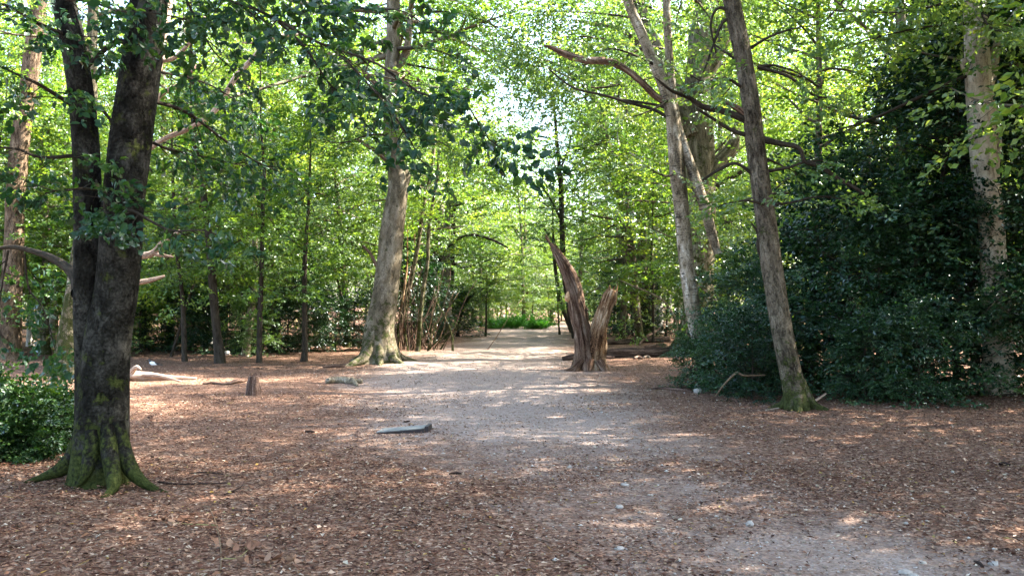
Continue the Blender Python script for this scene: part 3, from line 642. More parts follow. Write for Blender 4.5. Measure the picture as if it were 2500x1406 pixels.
# --- right-hand leaning trunk in front of the hollies
simple_hero('oak_tree', 'slim brown leaning trunk with mossy foot in front of the dark hollies', (1945, 1000), 13.6,
    [(1945, 1012, 27), (1944, 990, 27), (1938, 950, 26), (1926, 890, 26), (1912, 820, 25.5), (1895, 720, 25), (1880, 620, 25), (1868, 530, 24), (1856, 440, 23.5), (1843, 340, 24), (1832, 250, 22), (1816, 150, 21), (1800, 70, 21), (1784, -10, 20), (1765, -110, 19)],
    'bark_brown', 131, 0.5, 0.22, 5, 0.03, 20, roots=5, ext=[(-0.3, 0.2, 2.0, 0.10), (-0.2, 0.5, 4.0, 0.07), (0, 0.6, 6.5, 0.02)],
    branches=[([(1838, 305, 13), (1815, 290, 9), (1760, 270, 8), (1720, 262, 7), (1680, 238, 5.5), (1640, 222, 4, 13.2), (1600, 190, 2, 13)], 'bark_dark'),
              ([(1845, 335, 6), (1790, 320, 5), (1740, 290, 4), (1700, 265, 3)], 'bark_dark'),
              ([(1862, 340, 9), (1900, 350, 7), (1950, 362, 6), (1965, 395, 5), (2000, 405, 7), (2040, 432, 5.5), (2085, 458, 5), (2120, 480, 3)], 'bark_dark'),
              ([(1850, 165, 6), (1880, 172, 4.5), (1930, 190, 4), (1985, 232, 3), (2030, 240, 2)], 'bark_dark'),
              ([(1862, 420, 5), (1920, 410, 4), (1970, 395, 3), (2010, 392, 2)], 'bark_dark'), ([(1855, 440, 5), (1800, 400, 4), (1760, 412, 4), (1715, 440, 3)], 'bark_dark'),
              ([(1812, 60, 6), (1770, 50, 4), (1745, 100, 3), (1720, 170, 2), (1690, 230, 1.5)], 'bark_dark'), ([(1800, 40, 6), (1755, 20, 4), (1735, 60, 3), (1748, 130, 2)], 'bark_dark'),
              ([(1880, 650, 8), (1852, 610, 4), (1850, 570, 3), (1835, 545, 2)], 'bark_dark'), ([(1832, 290, 9), (1800, 265, 8), (1766, 250, 4)], 'dead_red')],
    leaf='oak_leaf', leaf_dims=(0.085, 0.05), crown_kw=dict(t0=0.6, n=24, L=3.8, shape='dome', elo=0, ehi=50, nsub=7, subf=0.5, step=0.42, spray=0.75),
    leafboughs=[[(1850, 165, 13.6), (1890, 160, 13.6), (1950, 180, 13.4), (2010, 220, 13.2)], [(1830, 120, 13.6), (1880, 90, 13.4), (1940, 70, 13.2), (2000, 60, 13)], [(1855, 380, 13.6), (1900, 400, 13.6), (1960, 430, 13.8)],
                [(1870, 500, 13.5), (1820, 490, 13.2), (1760, 500, 13)], [(1870, 500, 13.6), (1930, 495, 13.6), (2000, 480, 13.6), (2080, 490, 13.6)], [(1820, 220, 13.6), (1770, 190, 13.4), (1720, 200, 13.2), (1680, 180, 13)], [(1815, 160, 13.6), (1760, 120, 13.8), (1700, 80, 14)]],
    lb=(0.42, 0.2, 0.5))

# --- twin birch with broken dead limb
simple_hero('birch_tree', 'crooked birch with two white stems and a long broken dead limb', (1735, 945), 17.8,
    [(1738, 960, 24), (1732, 935, 22), (1718, 880, 20), (1704, 820, 19), (1692, 760, 18), (1682, 690, 18), (1674, 620, 18), (1668, 560, 18), (1662, 500, 19), (1655, 430, 20), (1648, 350, 18), (1640, 280, 16), (1622, 215, 14), (1594, 150, 13), (1565, 80, 13), (1535, 10, 12), (1505, -70, 11)],
    'bark_birch', 141, 0.3, 0.25, 4, 0.035, 18, ext=[(-0.8, 0.2, 1.8, 0.06), (-1.2, 0.3, 4, 0.03)],
    branches=[([(1752, 620, 10), (1735, 560, 13), (1715, 490, 13), (1692, 420, 12), (1668, 350, 11), (1650, 290, 11), (1640, 200, 10), (1632, 110, 10), (1628, 20, 9), (1625, -80, 8)],),
              ([(1650, 300, 9), (1630, 255, 10), (1600, 235, 9), (1560, 195, 8), (1520, 165, 8), (1480, 150, 9), (1430, 148, 9), (1385, 135, 9), (1350, 118, 6), (1328, 112, 2)], 'dead_red'),
              ([(1585, 215, 6), (1545, 180, 6), (1510, 155, 4)], 'dead_orange'),
              ([(1648, 300, 5), (1600, 270, 4), (1540, 252, 4), (1470, 232, 3), (1400, 215, 2.5), (1340, 170, 2)], 'bark_dark'),
              ([(1655, 290, 5), (1620, 262, 4), (1560, 250, 3), (1500, 240, 2)], 'bark_dark')],
    leaf='birch_leaf', leaf_dims=(0.07, 0.05), crown_kw=dict(t0=0.72, n=14, L=2.6, shape='dome', elo=0, ehi=50, nsub=6, subf=0.5, step=0.4, spray=0.7),
    leafboughs=[[(1640, 240, 17.8), (1590, 270, 17.4), (1530, 290, 17.2)], [(1600, 160, 17.8), (1560, 140, 17.4), (1500, 120, 17.2), (1450, 130, 17)], [(1655, 420, 17.8), (1620, 430, 17.3), (1570, 400, 17)]], lb=(0.5, 0.25, 0.55))

# --- big old oak behind the birch
simple_hero('oak_tree', 'massive old oak with mossy flared foot behind the white birch', (1690, 872), 28.0,
    [(1690, 890, 40), (1692, 868, 38), (1698, 820, 35), (1704, 740, 34), (1708, 640, 34), (1712, 560, 34), (1714, 480, 34), (1710, 400, 35), (1705, 300, 34), (1705, 200, 33), (1712, 110, 31), (1725, 20, 28), (1745, -80, 24)],
    'bark_mossy', 151, 0.7, 0.4, 6, 0.05, 22, roots=5, ext=[(0.5, 0, 2.2, 0.28), (0.3, 0.3, 4.6, 0.16), (0, 0, 7, 0.05)],
    branches=[([(1690, 330, 34), (1650, 230, 28), (1605, 140, 24), (1570, 60, 22), (1545, -20, 20), (1500, -120, 16)],),
              ([(1715, 480, 26), (1735, 420, 22), (1765, 385, 19), (1790, 355, 17), (1800, 300, 6)],), ([(1700, 200, 30), (1750, 120, 24), (1785, 40, 22), (1810, -60, 18)],),
              ([(1600, 140, 12), (1560, 110, 8), (1510, 70, 6), (1455, 60, 5), (1400, 50, 3)], 'dead_red'), ([(1730, 470, 8), (1775, 440, 6), (1830, 410, 5), (1880, 390, 4)], 'bark_dark')],
    leaf='oak_leaf', leaf_dims=(0.11, 0.07), crown_kw=dict(t0=0.55, n=34, L=6.0, shape='dome', elo=5, ehi=55, nsub=8, subf=0.5, step=0.55, spray=1.0, wob=0.22),
    leafboughs=[[(1640, 120, 26), (1540, 110, 24), (1430, 90, 23), (1330, 100, 22.5), (1240, 130, 22)], [(1640, 60, 26), (1520, 40, 24), (1400, 30, 23), (1300, 30, 22)], [(1640, 180, 26), (1540, 200, 24), (1450, 215, 23), (1370, 180, 22.5), (1290, 140, 22)], [(1590, 20, 26), (1480, -20, 24), (1380, -10, 23), (1300, 60, 22.5)], [(1600, 100, 26), (1500, 150, 25), (1420, 160, 24.5), (1350, 230, 24)], [(1640, 40, 26), (1530, 90, 27), (1420, 120, 28), (1330, 170, 28.5)], [(1720, 560, 27), (1770, 540, 25), (1810, 560, 24)], [(1720, 480, 27), (1760, 470, 25), (1800, 440, 24), (1850, 450, 23)], [(1740, 260, 27), (1770, 230, 25), (1800, 190, 24)], [(1740, 20, 27), (1800, 20, 25), (1880, 40, 24)]],
    lb=(0.85, 0.15, 0.9), tplr=TPL_RAG, njit=0.5)

# --- slim leaning oak that hangs over the path
simple_hero('oak_tree', 'slender dark leaning oak reaching over the path behind the dead snag', (1560, 815), 42.0,
    [(1562, 830, 10), (1560, 810, 10), (1548, 700, 10), (1540, 600, 10), (1520, 500, 10), (1500, 420, 10), (1480, 340, 9), (1460, 270, 9), (1445, 225, 8), (1425, 180, 6), (1390, 150, 5)],
    'bark_brown', 161, 0.3, 0.3, 4, 0.05, 10, ext=[(-0.6, -0.2, 1.4, 0.06), (-1.0, 0, 3.5, 0.02)], branches=[([(1450, 240, 6), (1420, 210, 4), (1370, 165, 4), (1320, 145, 3), (1270, 130, 2)], 'bark_dark'), ([(1455, 262, 5), (1436, 268, 3), (1430, 230, 3), (1450, 215, 2)], 'bark_dark')],
    leaf='oak_leaf', leaf_dims=(0.13, 0.08), crown_kw=dict(t0=0.5, n=18, L=3.6, shape='dome', elo=0, ehi=50, nsub=6, subf=0.5, step=0.55, spray=1.0),
    leafboughs=[[(1450, 230, 42), (1400, 250, 41), (1350, 290, 40)], [(1480, 340, 42), (1440, 370, 41), (1400, 420, 41)], [(1490, 400, 42), (1540, 400, 41), (1600, 420, 41)]], lb=(0.8, 0.4, 0.9))

# --- pale forked trunk above the right-hand hollies
simple_hero('beech_tree', 'pale smooth trunk with pruned forks rising out of the right hollies', (2440, 968), 15.7,
    [(2440, 985, 34), (2438, 950, 33), (2436, 860, 32), (2433, 760, 31), (2428, 660, 30), (2420, 560, 30), (2412, 470, 30), (2404, 400, 30), (2398, 330, 30), (2394, 260, 31), (2388, 190, 30), (2385, 120, 29), (2382, 40, 27), (2380, -60, 25)],
    'bark_pale', 171, 0.35, 0.3, 5, 0.03, 20, ext=[(0.1, 0, 1.8, 0.14), (0.3, 0.3, 4.2, 0.09), (0.2, 0.2, 7, 0.03)],
    branches=[([(2392, 230, 18), (2375, 195, 14), (2357, 160, 11), (2352, 145, 7)],), ([(2400, 230, 18), (2420, 180, 14), (2432, 120, 11), (2455, 70, 9), (2490, 20, 7)],), ([(2425, 420, 14), (2432, 350, 14), (2430, 290, 12), (2420, 255, 9)],),
              ([(2375, 180, 5), (2300, 210, 4), (2220, 250, 4), (2130, 290, 3), (2040, 320, 2)], 'bark_dark')],
    leaf='oak_leaf', leaf_dims=(0.085, 0.06), crown_kw=dict(t0=0.66, n=22, L=4.2, shape='dome', elo=-5, ehi=50, nsub=7, subf=0.5, step=0.42, spray=0.8),
    leafboughs=[[(2388, 60, 15.7), (2320, 60, 15), (2240, 70, 14.6), (2150, 90, 14.2), (2080, 110, 14)], [(2385, 20, 15.7), (2430, 50, 15), (2480, 70, 14.6), (2540, 90, 14.2)], [(2385, -20, 15.7), (2300, 10, 14.5), (2200, 30, 14), (2100, 30, 13.6)], [(2380, -40, 15.6), (2400, 40, 14.3), (2420, 70, 13.6), (2450, 80, 13)]], lb=(0.5, 0.17, 0.55))

# --- trunks of the left wood's edge
def thin(name, label, base_px, pts, bark, seed, leaf='beech_leaf', L=2.2, n=16, t0=0.3, boughs=(), ext=((0, 0, 1.5, 0.02),), branches=(), d=None, **kw):
    d = d or dist(base_px[1])
    ck = dict(t0=t0, n=n, L=L, shape='dome', elo=-5, ehi=42, nsub=7, subf=0.5, step=0.3, spray=0.64, njit=0.2, rf=0.5, var=(0.35, 1.3), wob=0.2) if n else None
    return simple_hero(name, label, base_px, d, pts, bark, seed, 0.3, 0.2, 4, 0.05, 9, ext=list(ext), leaf=leaf if n or boughs else None, leaf_dims=(0.1, 0.06), crown_kw=ck, leafboughs=boughs, branches=branches, lb=(0.6, 0.3, 0.65), njit=0.18, **kw)
thin('beech_sapling', 'thin dark sapling trunk between forked beech and thicker dark trunk', (452, 884), [(452, 892, 7), (450, 860, 6), (448, 780, 6), (443, 700, 5), (430, 600, 5), (425, 500, 4), (420, 400, 3)], 'bark_dark', 201)
thin('beech_tree', 'straight black trunk, thickest of the row at the left wood edge', (537, 886), [(537, 898, 15), (537, 880, 13), (528, 800, 11), (520, 700, 10), (512, 600, 9), (498, 480, 8), (480, 380, 7), (470, 250, 6), (465, 100, 5)], 'bark_dark', 202, L=3.2, n=22)
thin('beech_sapling', 'slim straight sapling with flat layered leaves at the left wood edge', (633, 885), [(633, 892, 8), (633, 880, 7), (634, 800, 6.5), (637, 700, 6), (640, 600, 5.5), (642, 500, 5), (645, 420, 4), (640, 350, 3), (636, 280, 2)], 'bark_dark', 203, n=24, t0=0.22, L=2.6)
thin('beech_sapling', 'slim grey sapling nearest to the leaning beech on its left', (743, 880), [(740, 888, 9), (744, 860, 7.5), (744, 780, 6.5), (743, 700, 6), (746, 600, 5), (752, 520, 4), (756, 440, 3), (758, 360, 2)], 'bark_dark', 204, n=24, t0=0.25, L=2.6)
thin('birch_tree', 'pale mottled trunk standing behind the thin dark sapling', (416, 850), [(416, 862, 12), (415, 800, 11), (414, 720, 10), (410, 620, 9), (404, 500, 8), (400, 380, 7), (398, 200, 6)], 'bark_birch', 205, 'birch_leaf', 2.4, 14, 0.55)
thin('birch_tree', 'pale leaning birch trunk behind the slim straight sapling', (600, 868), [(599, 876, 11), (604, 840, 10), (616, 740, 9), (622, 640, 8), (620, 520, 7), (612, 400, 6), (606, 250, 5)], 'bark_birch', 206, 'birch_leaf', 2.4, 14, 0.55)
thin('birch_tree', 'white birch bough sloping up to the right through green leaves', (520, 848), [(505, 856, 11), (515, 760, 11), (535, 640, 11), (560, 540, 11), (600, 515, 10.5), (650, 475, 9), (710, 448, 7.5), (770, 415, 6), (810, 390, 5), (845, 345, 4), (855, 290, 3)], 'bark_white', 207, 'birch_leaf', 1.6, 8, 0.75, ext=((0.3, 0, 1.2, 0.02),), branches=[([(560, 545, 7), (580, 500, 6), (598, 440, 5), (604, 380, 3)], 'bark_white')])

# --- bare pale limbs beside the forked beech
def dead_behind():
    rng = RNG(211); d = 13.5; b = at(300, 1000, d); b[2] = float(gh(b[0], b[1]))
    T = empty('dead_tree', tuple(b)); tag(T, 'bare sunlit dead tree half hidden behind the forked beech', 'dead tree')
    g = Geo(); P, R = px_path([(296, 1010, 16), (296, 900, 15), (298, 760, 14), (305, 640, 14), (320, 500, 13), (345, 380, 13), (368, 250, 13), (388, 130, 13), (402, 50, 12), (420, -60, 10), (440, -200, 6)], d)
    P[0][2] = -0.1; g.tube(local(P, b), R, 14, 5, lumps(rng, 0.05, 0.3, 0.2, 4)); obj('trunk', g.mesh('trunk'), M['dead_pale'], T)
    for br in ([(312, 640, 9), (345, 626, 8), (375, 618, 8), (400, 590, 6), (425, 575, 5), (440, 562, 3)], [(375, 620, 5), (400, 624, 4), (424, 627, 2)], [(306, 700, 8), (340, 690, 7), (370, 684, 6), (402, 674, 3)],
               [(365, 270, 8), (395, 230, 6), (440, 205, 5), (480, 160, 3)], [(345, 380, 8), (400, 340, 6), (470, 310, 7), (525, 270, 7), (575, 190, 7), (620, 140, 6), (660, 95, 5), (730, 85, 3)], [(660, 95, 4), (630, 105, 3), (590, 105, 2)], [(385, 150, 7), (430, 140, 5), (480, 80, 4), (500, 40, 3)]):
        g = Geo(); P, R = px_path(br, d); g.tube(local(P, b), R, 8, 4, lumps(rng, 0.07)); obj('branch', g.mesh('branch'), M['dead_pale'], T)
dead_behind()

# --- far-left trunks
simple_hero('pine_tree', 'sunlit red-barked pine at the far left edge', (20, 872), 26.5, [(18, 888, 30), (20, 870, 28), (24, 800, 25), (28, 700, 24), (34, 600, 23), (38, 480, 22), (46, 380, 21), (58, 280, 21), (72, 190, 20), (84, 100, 19), (96, 0, 18)], 'bark_pine', 221, 0.35, 0.4, 5, 0.04, 16, ext=[(0.3, 0, 3, 0.22), (0.3, 0, 6, 0.1)],
    leaf='oak_leaf', leaf_dims=(0.11, 0.05), crown_kw=dict(t0=0.75, n=12, L=3.2, elo=0, ehi=40, nsub=6, step=0.5, spray=0.9))
simple_hero('oak_tree', 'short thick mossy trunk lit on its foot, left behind the forked beech', (162, 915), 20.4, [(160, 930, 33), (163, 905, 31), (166, 860, 28), (172, 800, 25), (180, 740, 23), (192, 660, 21), (205, 560, 19), (215, 420, 17), (220, 250, 15), (225, 80, 13), (228, -80, 11)], 'bark_mossy', 222, 0.55, 0.35, 5, 0.05, 16, ext=[(0, 0, 3, 0.05)],
    leaf='oak_leaf', leaf_dims=(0.1, 0.06), crown_kw=dict(t0=0.6, n=14, L=3.4, elo=0, ehi=45, nsub=6, step=0.45, spray=0.8))
thin('birch_tree', 'thin pale birch between the red pine and the forked beech', (132, 850), [(122, 862, 10), (126, 800, 9.5), (132, 740, 9), (140, 660, 9), (146, 560, 8), (150, 480, 8), (152, 380, 7), (150, 250, 6)], 'bark_white', 223, 'birch_leaf', 2.4, 12, 0.6)

# --- thicket right of the leaning beech
thin('hazel_tree', 'slender stem standing free at the front of the brown thicket', (1020, 860), [(1018, 868, 7), (1022, 840, 5.5), (1026, 780, 5), (1034, 700, 5), (1044, 640, 4.5), (1046, 570, 4.5), (1056, 500, 4), (1066, 440, 3.5), (1072, 360, 3)], 'bark_mossy', 231, n=14, t0=0.45, L=2.4)
thin('hazel_tree', 'long thin stem leaning right just behind the leaning beech', (968, 852), [(966, 862, 6), (975, 800, 6), (990, 740, 6), (1008, 660, 6), (1022, 590, 5.5), (1034, 500, 5), (1048, 440, 4.5), (1060, 360, 4)], 'bark_mossy', 232, n=14, t0=0.5, L=2.4)
thin('hazel_tree', 'sunlit orange pole leaning beside the leaning beech foot', (972, 848), [(971, 856, 4.5), (974, 800, 4), (982, 740, 3.5), (990, 680, 3), (994, 640, 2)], 'dead_orange', 233, n=0, boughs=())
thin('hazel_tree', 'second sunlit pole with a forked twig in the brown thicket', (985, 842), [(984, 850, 4), (988, 790, 3.5), (998, 730, 3), (1008, 680, 2), (1012, 660, 1.5)], 'dead_orange', 234, n=0)
thin('oak_tree', 'dark reddish trunk in the middle of the brown thicket', (1045, 835), [(1044, 845, 15), (1045, 825, 13), (1050, 760, 12), (1056, 680, 11), (1062, 600, 10), (1070, 480, 9), (1076, 350, 7), (1080, 200, 6)], 'bark_brown', 235, 'oak_leaf', 3.4, 18, 0.5, branches=[([(1055, 690, 6), (1075, 630, 5), (1110, 590, 4), (1150, 573, 3.5), (1200, 585, 3), (1240, 605, 2)], 'bark_dark')])
thin('oak_tree', 'twin dark bole at the right end of the brown thicket', (1088, 818), [(1082, 826, 9), (1086, 800, 8), (1096, 740, 7), (1102, 680, 7), (1104, 620, 6), (1108, 520, 5), (1112, 400, 4)], 'bark_dark', 236, 'beech_leaf', 3.2, 18, 0.4, branches=[([(1085, 800, 6), (1088, 740, 5), (1098, 690, 4), (1108, 640, 3)], 'bark_dark'), ([(1104, 640, 4), (1130, 655, 4), (1165, 645, 3), (1200, 632, 2)], 'bark_dark')])
thin('hazel_tree', 'small leaning stem at the path edge right of the brown thicket', (1117, 822), [(1115, 828, 4), (1124, 780, 3.5), (1135, 740, 3), (1160, 715, 2.5), (1192, 698, 2)], 'bark_dark', 237, n=7, t0=0.4, L=1.8, ext=((0.4, 0, 0.4, 0.01),))
thin('beech_sapling', 'single thin sapling standing alone at the far path edge', (1186, 821), [(1185, 826, 3), (1187, 790, 2.4), (1187, 740, 2), (1189, 700, 1.5)], 'bark_dark', 238, n=7, t0=0.5, L=1.6, ext=((0, 0, 0.8, 0.01),))

# --- right of the path
thin('beech_tree', 'thin black leaning tree just left of the dead snag', (1405, 826), [(1408, 832, 9.5), (1404, 815, 8.5), (1396, 780, 8), (1385, 720, 7.5), (1376, 650, 7), (1372, 560, 6.5), (1370, 480, 6), (1365, 400, 5), (1358, 330, 4), (1354, 270, 3), (1350, 200, 2)], 'bark_dark', 241, 'beech_leaf', 4.0, 36, 0.36, ext=((0, 0, 1.0, 0.02),), branches=[([(1372, 620, 3.5), (1350, 590, 3), (1330, 560, 2)], 'bark_dark'), ([(1371, 540, 3), (1340, 480, 2.5), (1310, 440, 2)], 'bark_dark'), ([(1366, 420, 3), (1385, 370, 2.5), (1395, 330, 2)], 'bark_dark')])
thin('beech_tree', 'second black stem leaning left behind the thin black tree', (1397, 803), [(1400, 806, 6), (1385, 780, 6), (1370, 740, 5.5), (1362, 700, 5), (1354, 640, 4), (1350, 560, 3)], 'bark_dark', 242, 'beech_leaf', 2.6, 12, 0.5, d=52)
thin('beech_sapling', 'bare thin pole left of the leaning black trees', (1366, 817), [(1367, 820, 2.8), (1364, 790, 2.2), (1362, 750, 1.8), (1361, 710, 1.3)], 'bark_dark', 243, n=5, t0=0.6, L=1.2, ext=((0, 0, 0.4, 0.01),))
simple_hero('oak_tree', 'grey trunk with flared foot behind the fallen logs', (1578, 812), 45.0, [(1582, 828, 17), (1580, 806, 15), (1574, 740, 13), (1570, 660, 12), (1566, 560, 11.5), (1560, 450, 11), (1552, 300, 10), (1548, 150, 8)], 'bark_mossy', 244, 0.6, 0.5, 4, 0.05, 12, ext=[(0, 0, 3, 0.06)], leaf='beech_leaf', leaf_dims=(0.13, 0.08), crown_kw=dict(t0=0.4, n=22, L=4, elo=0, ehi=45, nsub=6, step=0.5, spray=0.95))
thin('hazel_tree', 'bent white branch arching out beside the big oak', (1648, 845), [(1655, 835, 2.2), (1652, 790, 2.4), (1643, 765, 2.4), (1618, 733, 2.2), (1580, 712, 2), (1545, 698, 1.6), (1515, 684, 1)], 'bark_birch', 245, n=0, ext=((-0.1, 0, 0.1, 0.006),))
thin('birch_tree', 'thin white stem leaning across below the dead limb', (1668, 800), [(1672, 806, 5), (1660, 700, 5), (1645, 560, 5), (1622, 480, 4.5), (1600, 440, 4), (1572, 400, 3.5), (1540, 375, 2.5), (1510, 350, 2)], 'bark_white', 246, 'birch_leaf', 1.5, 6, 0.8, d=40)
for i_, (x_, w_, b_) in enumerate(((1610, 8, 800), (1600, 6, 797), (1552, 7, 800))):
    thin('birch_tree', ('slim pale birch trunk seen between grey trunk and big oak', 'thinner pale birch just left of the slim one near big oak', 'pale birch trunk rising behind the slender leaning oak')[i_], (x_, b_), [(x_, b_ + 3, w_ + 2), (x_ - 2, 720, w_), (x_ - 6, 600, w_), (x_ - 14, 450, w_ - 1), (x_ - 20, 300, w_ - 2), (x_ - 24, 150, w_ - 3)], 'bark_white', 247 + i_, 'birch_leaf', 2.6, 12, 0.55, d=52)

# ------------------------------------------------------------------ background wood (copies share their meshes)
def proto(seed, H, r, bark, leaf, dims, kw, lean=0.03, sides=9, tpl=None, flare=0.4, njit=0.3):
    rng = RNG(seed); P = [np.array((0, 0, -0.15))]; d = unit(np.array((rng.normal(0, lean), rng.normal(0, lean), 1)))
    for k_ in range(8): d = unit(d + rng.normal(0, lean, 3) * np.array((1, 1, 0)) + UP * 0.03); P.append(P[-1] + d * H / 8)
    R = r * (1 - 0.92 * np.linspace(0, 1, 9) ** 1.1)
    g = Geo(); SP, SR = g.tube(P, R, sides, 3, lumps(rng, 0.05, flare, 0.25, 4)); lv = Leaves()
    crown(rng, SP, SR, g, lv, **kw)
    tm = g.mesh('trunk'); tm.materials.append(M[bark]); cm = lv.mesh('crown', rng, dims[0], dims[1], njit, tpl); cm.materials.append(M[leaf])
    return tm, cm
TALL = [proto(301, 17, 0.2, 'bark_oak', 'oak_leaf', (0.14, 0.09), dict(t0=0.28, n=32, L=4.2, elo=-5, ehi=60, nsub=7, step=0.55, spray=1.05, wob=0.2, twigs=False), tpl=TPL_RAG, njit=0.5),
        proto(302, 19, 0.22, 'bark_old_beech', 'beech_leaf', (0.13, 0.08), dict(t0=0.25, n=36, L=4.0, elo=-10, ehi=55, nsub=7, step=0.5, spray=1.05, twigs=False)),
        proto(303, 15, 0.15, 'bark_brown', 'beech_leaf', (0.13, 0.08), dict(t0=0.2, n=32, L=3.4, elo=-10, ehi=55, nsub=7, step=0.5, spray=1.0, twigs=False)),
        proto(304, 16, 0.12, 'bark_white', 'birch_leaf', (0.11, 0.075), dict(t0=0.35, n=28, L=2.6, elo=0, ehi=60, nsub=6, step=0.45, spray=0.9, twigs=False), tpl=TPL_RAG, njit=0.5)]
sk_ = dict(nsub=7, njit=0.2, rf=0.5, var=(0.35, 1.25), wob=0.2)
SAP = [proto(311, 6.5, 0.045, 'bark_dark', 'beech_leaf', (0.105, 0.065), dict(t0=0.1, n=36, L=2.2, elo=-5, ehi=45, step=0.3, spray=0.62, **sk_), njit=0.2),
       proto(312, 8.5, 0.055, 'bark_dark', 'beech_leaf', (0.105, 0.065), dict(t0=0.12, n=40, L=2.5, elo=-5, ehi=45, step=0.32, spray=0.68, **sk_), njit=0.2),
       proto(313, 5, 0.04, 'bark_brown', 'shrub_leaf', (0.1, 0.06), dict(t0=0.05, n=30, L=1.9, elo=5, ehi=60, step=0.3, spray=0.6, **sk_))]
SAP += [proto(314, 9.5, 0.06, 'bark_birch', 'birch_leaf', (0.1, 0.065), dict(t0=0.42, n=30, L=1.9, elo=0, ehi=60, step=0.32, spray=0.62, **dict(sk_, njit=0.45)), njit=0.45, tpl=TPL_RAG),
        proto(315, 5.6, 0.04, 'bark_brown', 'oak_leaf', (0.12, 0.085), dict(t0=0.3, n=30, L=2.4, shape='vase', elo=20, ehi=70, step=0.34, spray=0.7, **dict(sk_, njit=0.45)), njit=0.45, tpl=TPL_RAG, lean=0.1),
        proto(316, 7.4, 0.05, 'bark_dark', 'shrub_leaf', (0.11, 0.07), dict(t0=0.35, n=32, L=2.3, elo=-10, ehi=50, step=0.32, spray=0.66, **sk_), lean=0.07)]
hk_ = dict(njit=0.4, var=(0.35, 1.4), wob=0.2, rf=0.8)
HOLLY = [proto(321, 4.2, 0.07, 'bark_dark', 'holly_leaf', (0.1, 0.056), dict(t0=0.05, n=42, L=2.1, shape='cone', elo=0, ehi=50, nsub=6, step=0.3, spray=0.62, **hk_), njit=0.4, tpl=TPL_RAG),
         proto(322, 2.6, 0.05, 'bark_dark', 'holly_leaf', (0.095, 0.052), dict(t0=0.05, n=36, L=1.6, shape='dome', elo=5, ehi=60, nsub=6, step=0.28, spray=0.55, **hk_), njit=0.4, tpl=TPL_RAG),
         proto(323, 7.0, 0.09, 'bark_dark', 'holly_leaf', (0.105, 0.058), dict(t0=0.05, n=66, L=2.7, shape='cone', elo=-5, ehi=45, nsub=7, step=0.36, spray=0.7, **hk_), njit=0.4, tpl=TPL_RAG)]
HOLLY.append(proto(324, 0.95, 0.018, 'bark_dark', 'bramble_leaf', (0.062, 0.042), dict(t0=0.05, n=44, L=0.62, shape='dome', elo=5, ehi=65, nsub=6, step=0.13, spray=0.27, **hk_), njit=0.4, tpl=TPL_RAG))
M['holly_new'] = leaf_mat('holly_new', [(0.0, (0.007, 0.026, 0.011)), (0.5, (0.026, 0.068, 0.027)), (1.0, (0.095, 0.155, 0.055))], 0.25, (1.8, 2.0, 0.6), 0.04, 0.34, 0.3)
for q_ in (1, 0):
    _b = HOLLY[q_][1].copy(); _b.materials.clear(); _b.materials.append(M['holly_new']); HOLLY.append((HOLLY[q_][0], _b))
def place(pr, name, x, y, rz, s, bury=0.0):
    T = empty(name, (x, y, float(gh(x, y)) - bury), rz, s)
    obj('trunk', pr[0], None, T); c = obj('crown', pr[1], None, T); c["kind"] = "stuff"
    return T

# hollies: hand placed
hollies = [  # proto, px at base, distance, scale, label
    (3, 60, 9.4, 0.64, 'low glossy bush at the foot of the forked beech'),
    (3, -40, 9.2, 0.72, 'low glossy bush cut by the left picture edge'),
    (3, 130, 10.0, 0.55, 'small glossy bush tucked behind the forked beech foot'),
    (2, 2230, 17.0, 1.0, 'tallest dark holly in the right-hand thicket'),
    (2, 2380, 18.5, 1.08, 'big dark holly left of the pale pruned trunk'),
    (2, 2560, 17.0, 1.1, 'big dark holly at the right picture edge'),
    (0, 2080, 16.6, 1.05, 'dark holly right behind the slim leaning trunk'),
    (5, 2160, 15.9, 0.75, 'holly at the front of the right-hand thicket'),
    (0, 2330, 16.2, 0.85, 'holly growing beside the foot of the pale pruned trunk'),
    (4, 2240, 14.7, 0.55, 'low bright holly growing out onto the leaf litter'),
    (4, 2110, 15.0, 0.5, 'low holly tuft behind the mossy foot of the leaning trunk'),
    (4, 2530, 15.0, 0.75, 'holly in front of the pale pruned trunk at the right edge'),
    (5, 1810, 17.8, 0.62, 'bushy holly between the birch and the slim leaning trunk'),
    (0, 1880, 16.8, 0.5, 'holly directly behind the slim leaning trunk'),
    (4, 1770, 16.4, 0.5, 'low holly at the birch foot'),
    (1, 1690, 17.4, 0.34, 'small holly spilling out left of the birch foot'),
    (1, 1835, 15.2, 0.5, 'low holly left of the mossy foot of the leaning trunk'),
    (0, 1970, 19.0, 0.9, 'taller holly behind the slim leaning trunk'),
    (0, 1545, 46.0, 0.95, 'dark holly mass right behind the dead snag'),
    (0, 1500, 48.0, 0.9, 'dark holly left of the grey flared trunk'),
    (0, 1625, 44.0, 0.8, 'holly between the grey flared trunk and the big oak'),
    (0, 1010, 36.0, 0.9, 'dark holly inside the brown thicket'),
    (1, 1120, 45.0, 0.8, 'low holly at the path edge right of the brown thicket'),
]
for k_, (pi, x_, d_, s_, lab) in enumerate(hollies):
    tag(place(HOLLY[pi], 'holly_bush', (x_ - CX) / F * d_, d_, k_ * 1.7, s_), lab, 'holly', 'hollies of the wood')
ORD = ['first', 'second', 'third', 'fourth', 'fifth', 'sixth', 'seventh', 'eighth', 'ninth', 'tenth', 'eleventh', 'twelfth', 'thirteenth', 'fourteenth', 'fifteenth', 'sixteenth', 'seventeenth', 'eighteenth', 'nineteenth', 'twentieth', 'last']
rng = RNG(401)
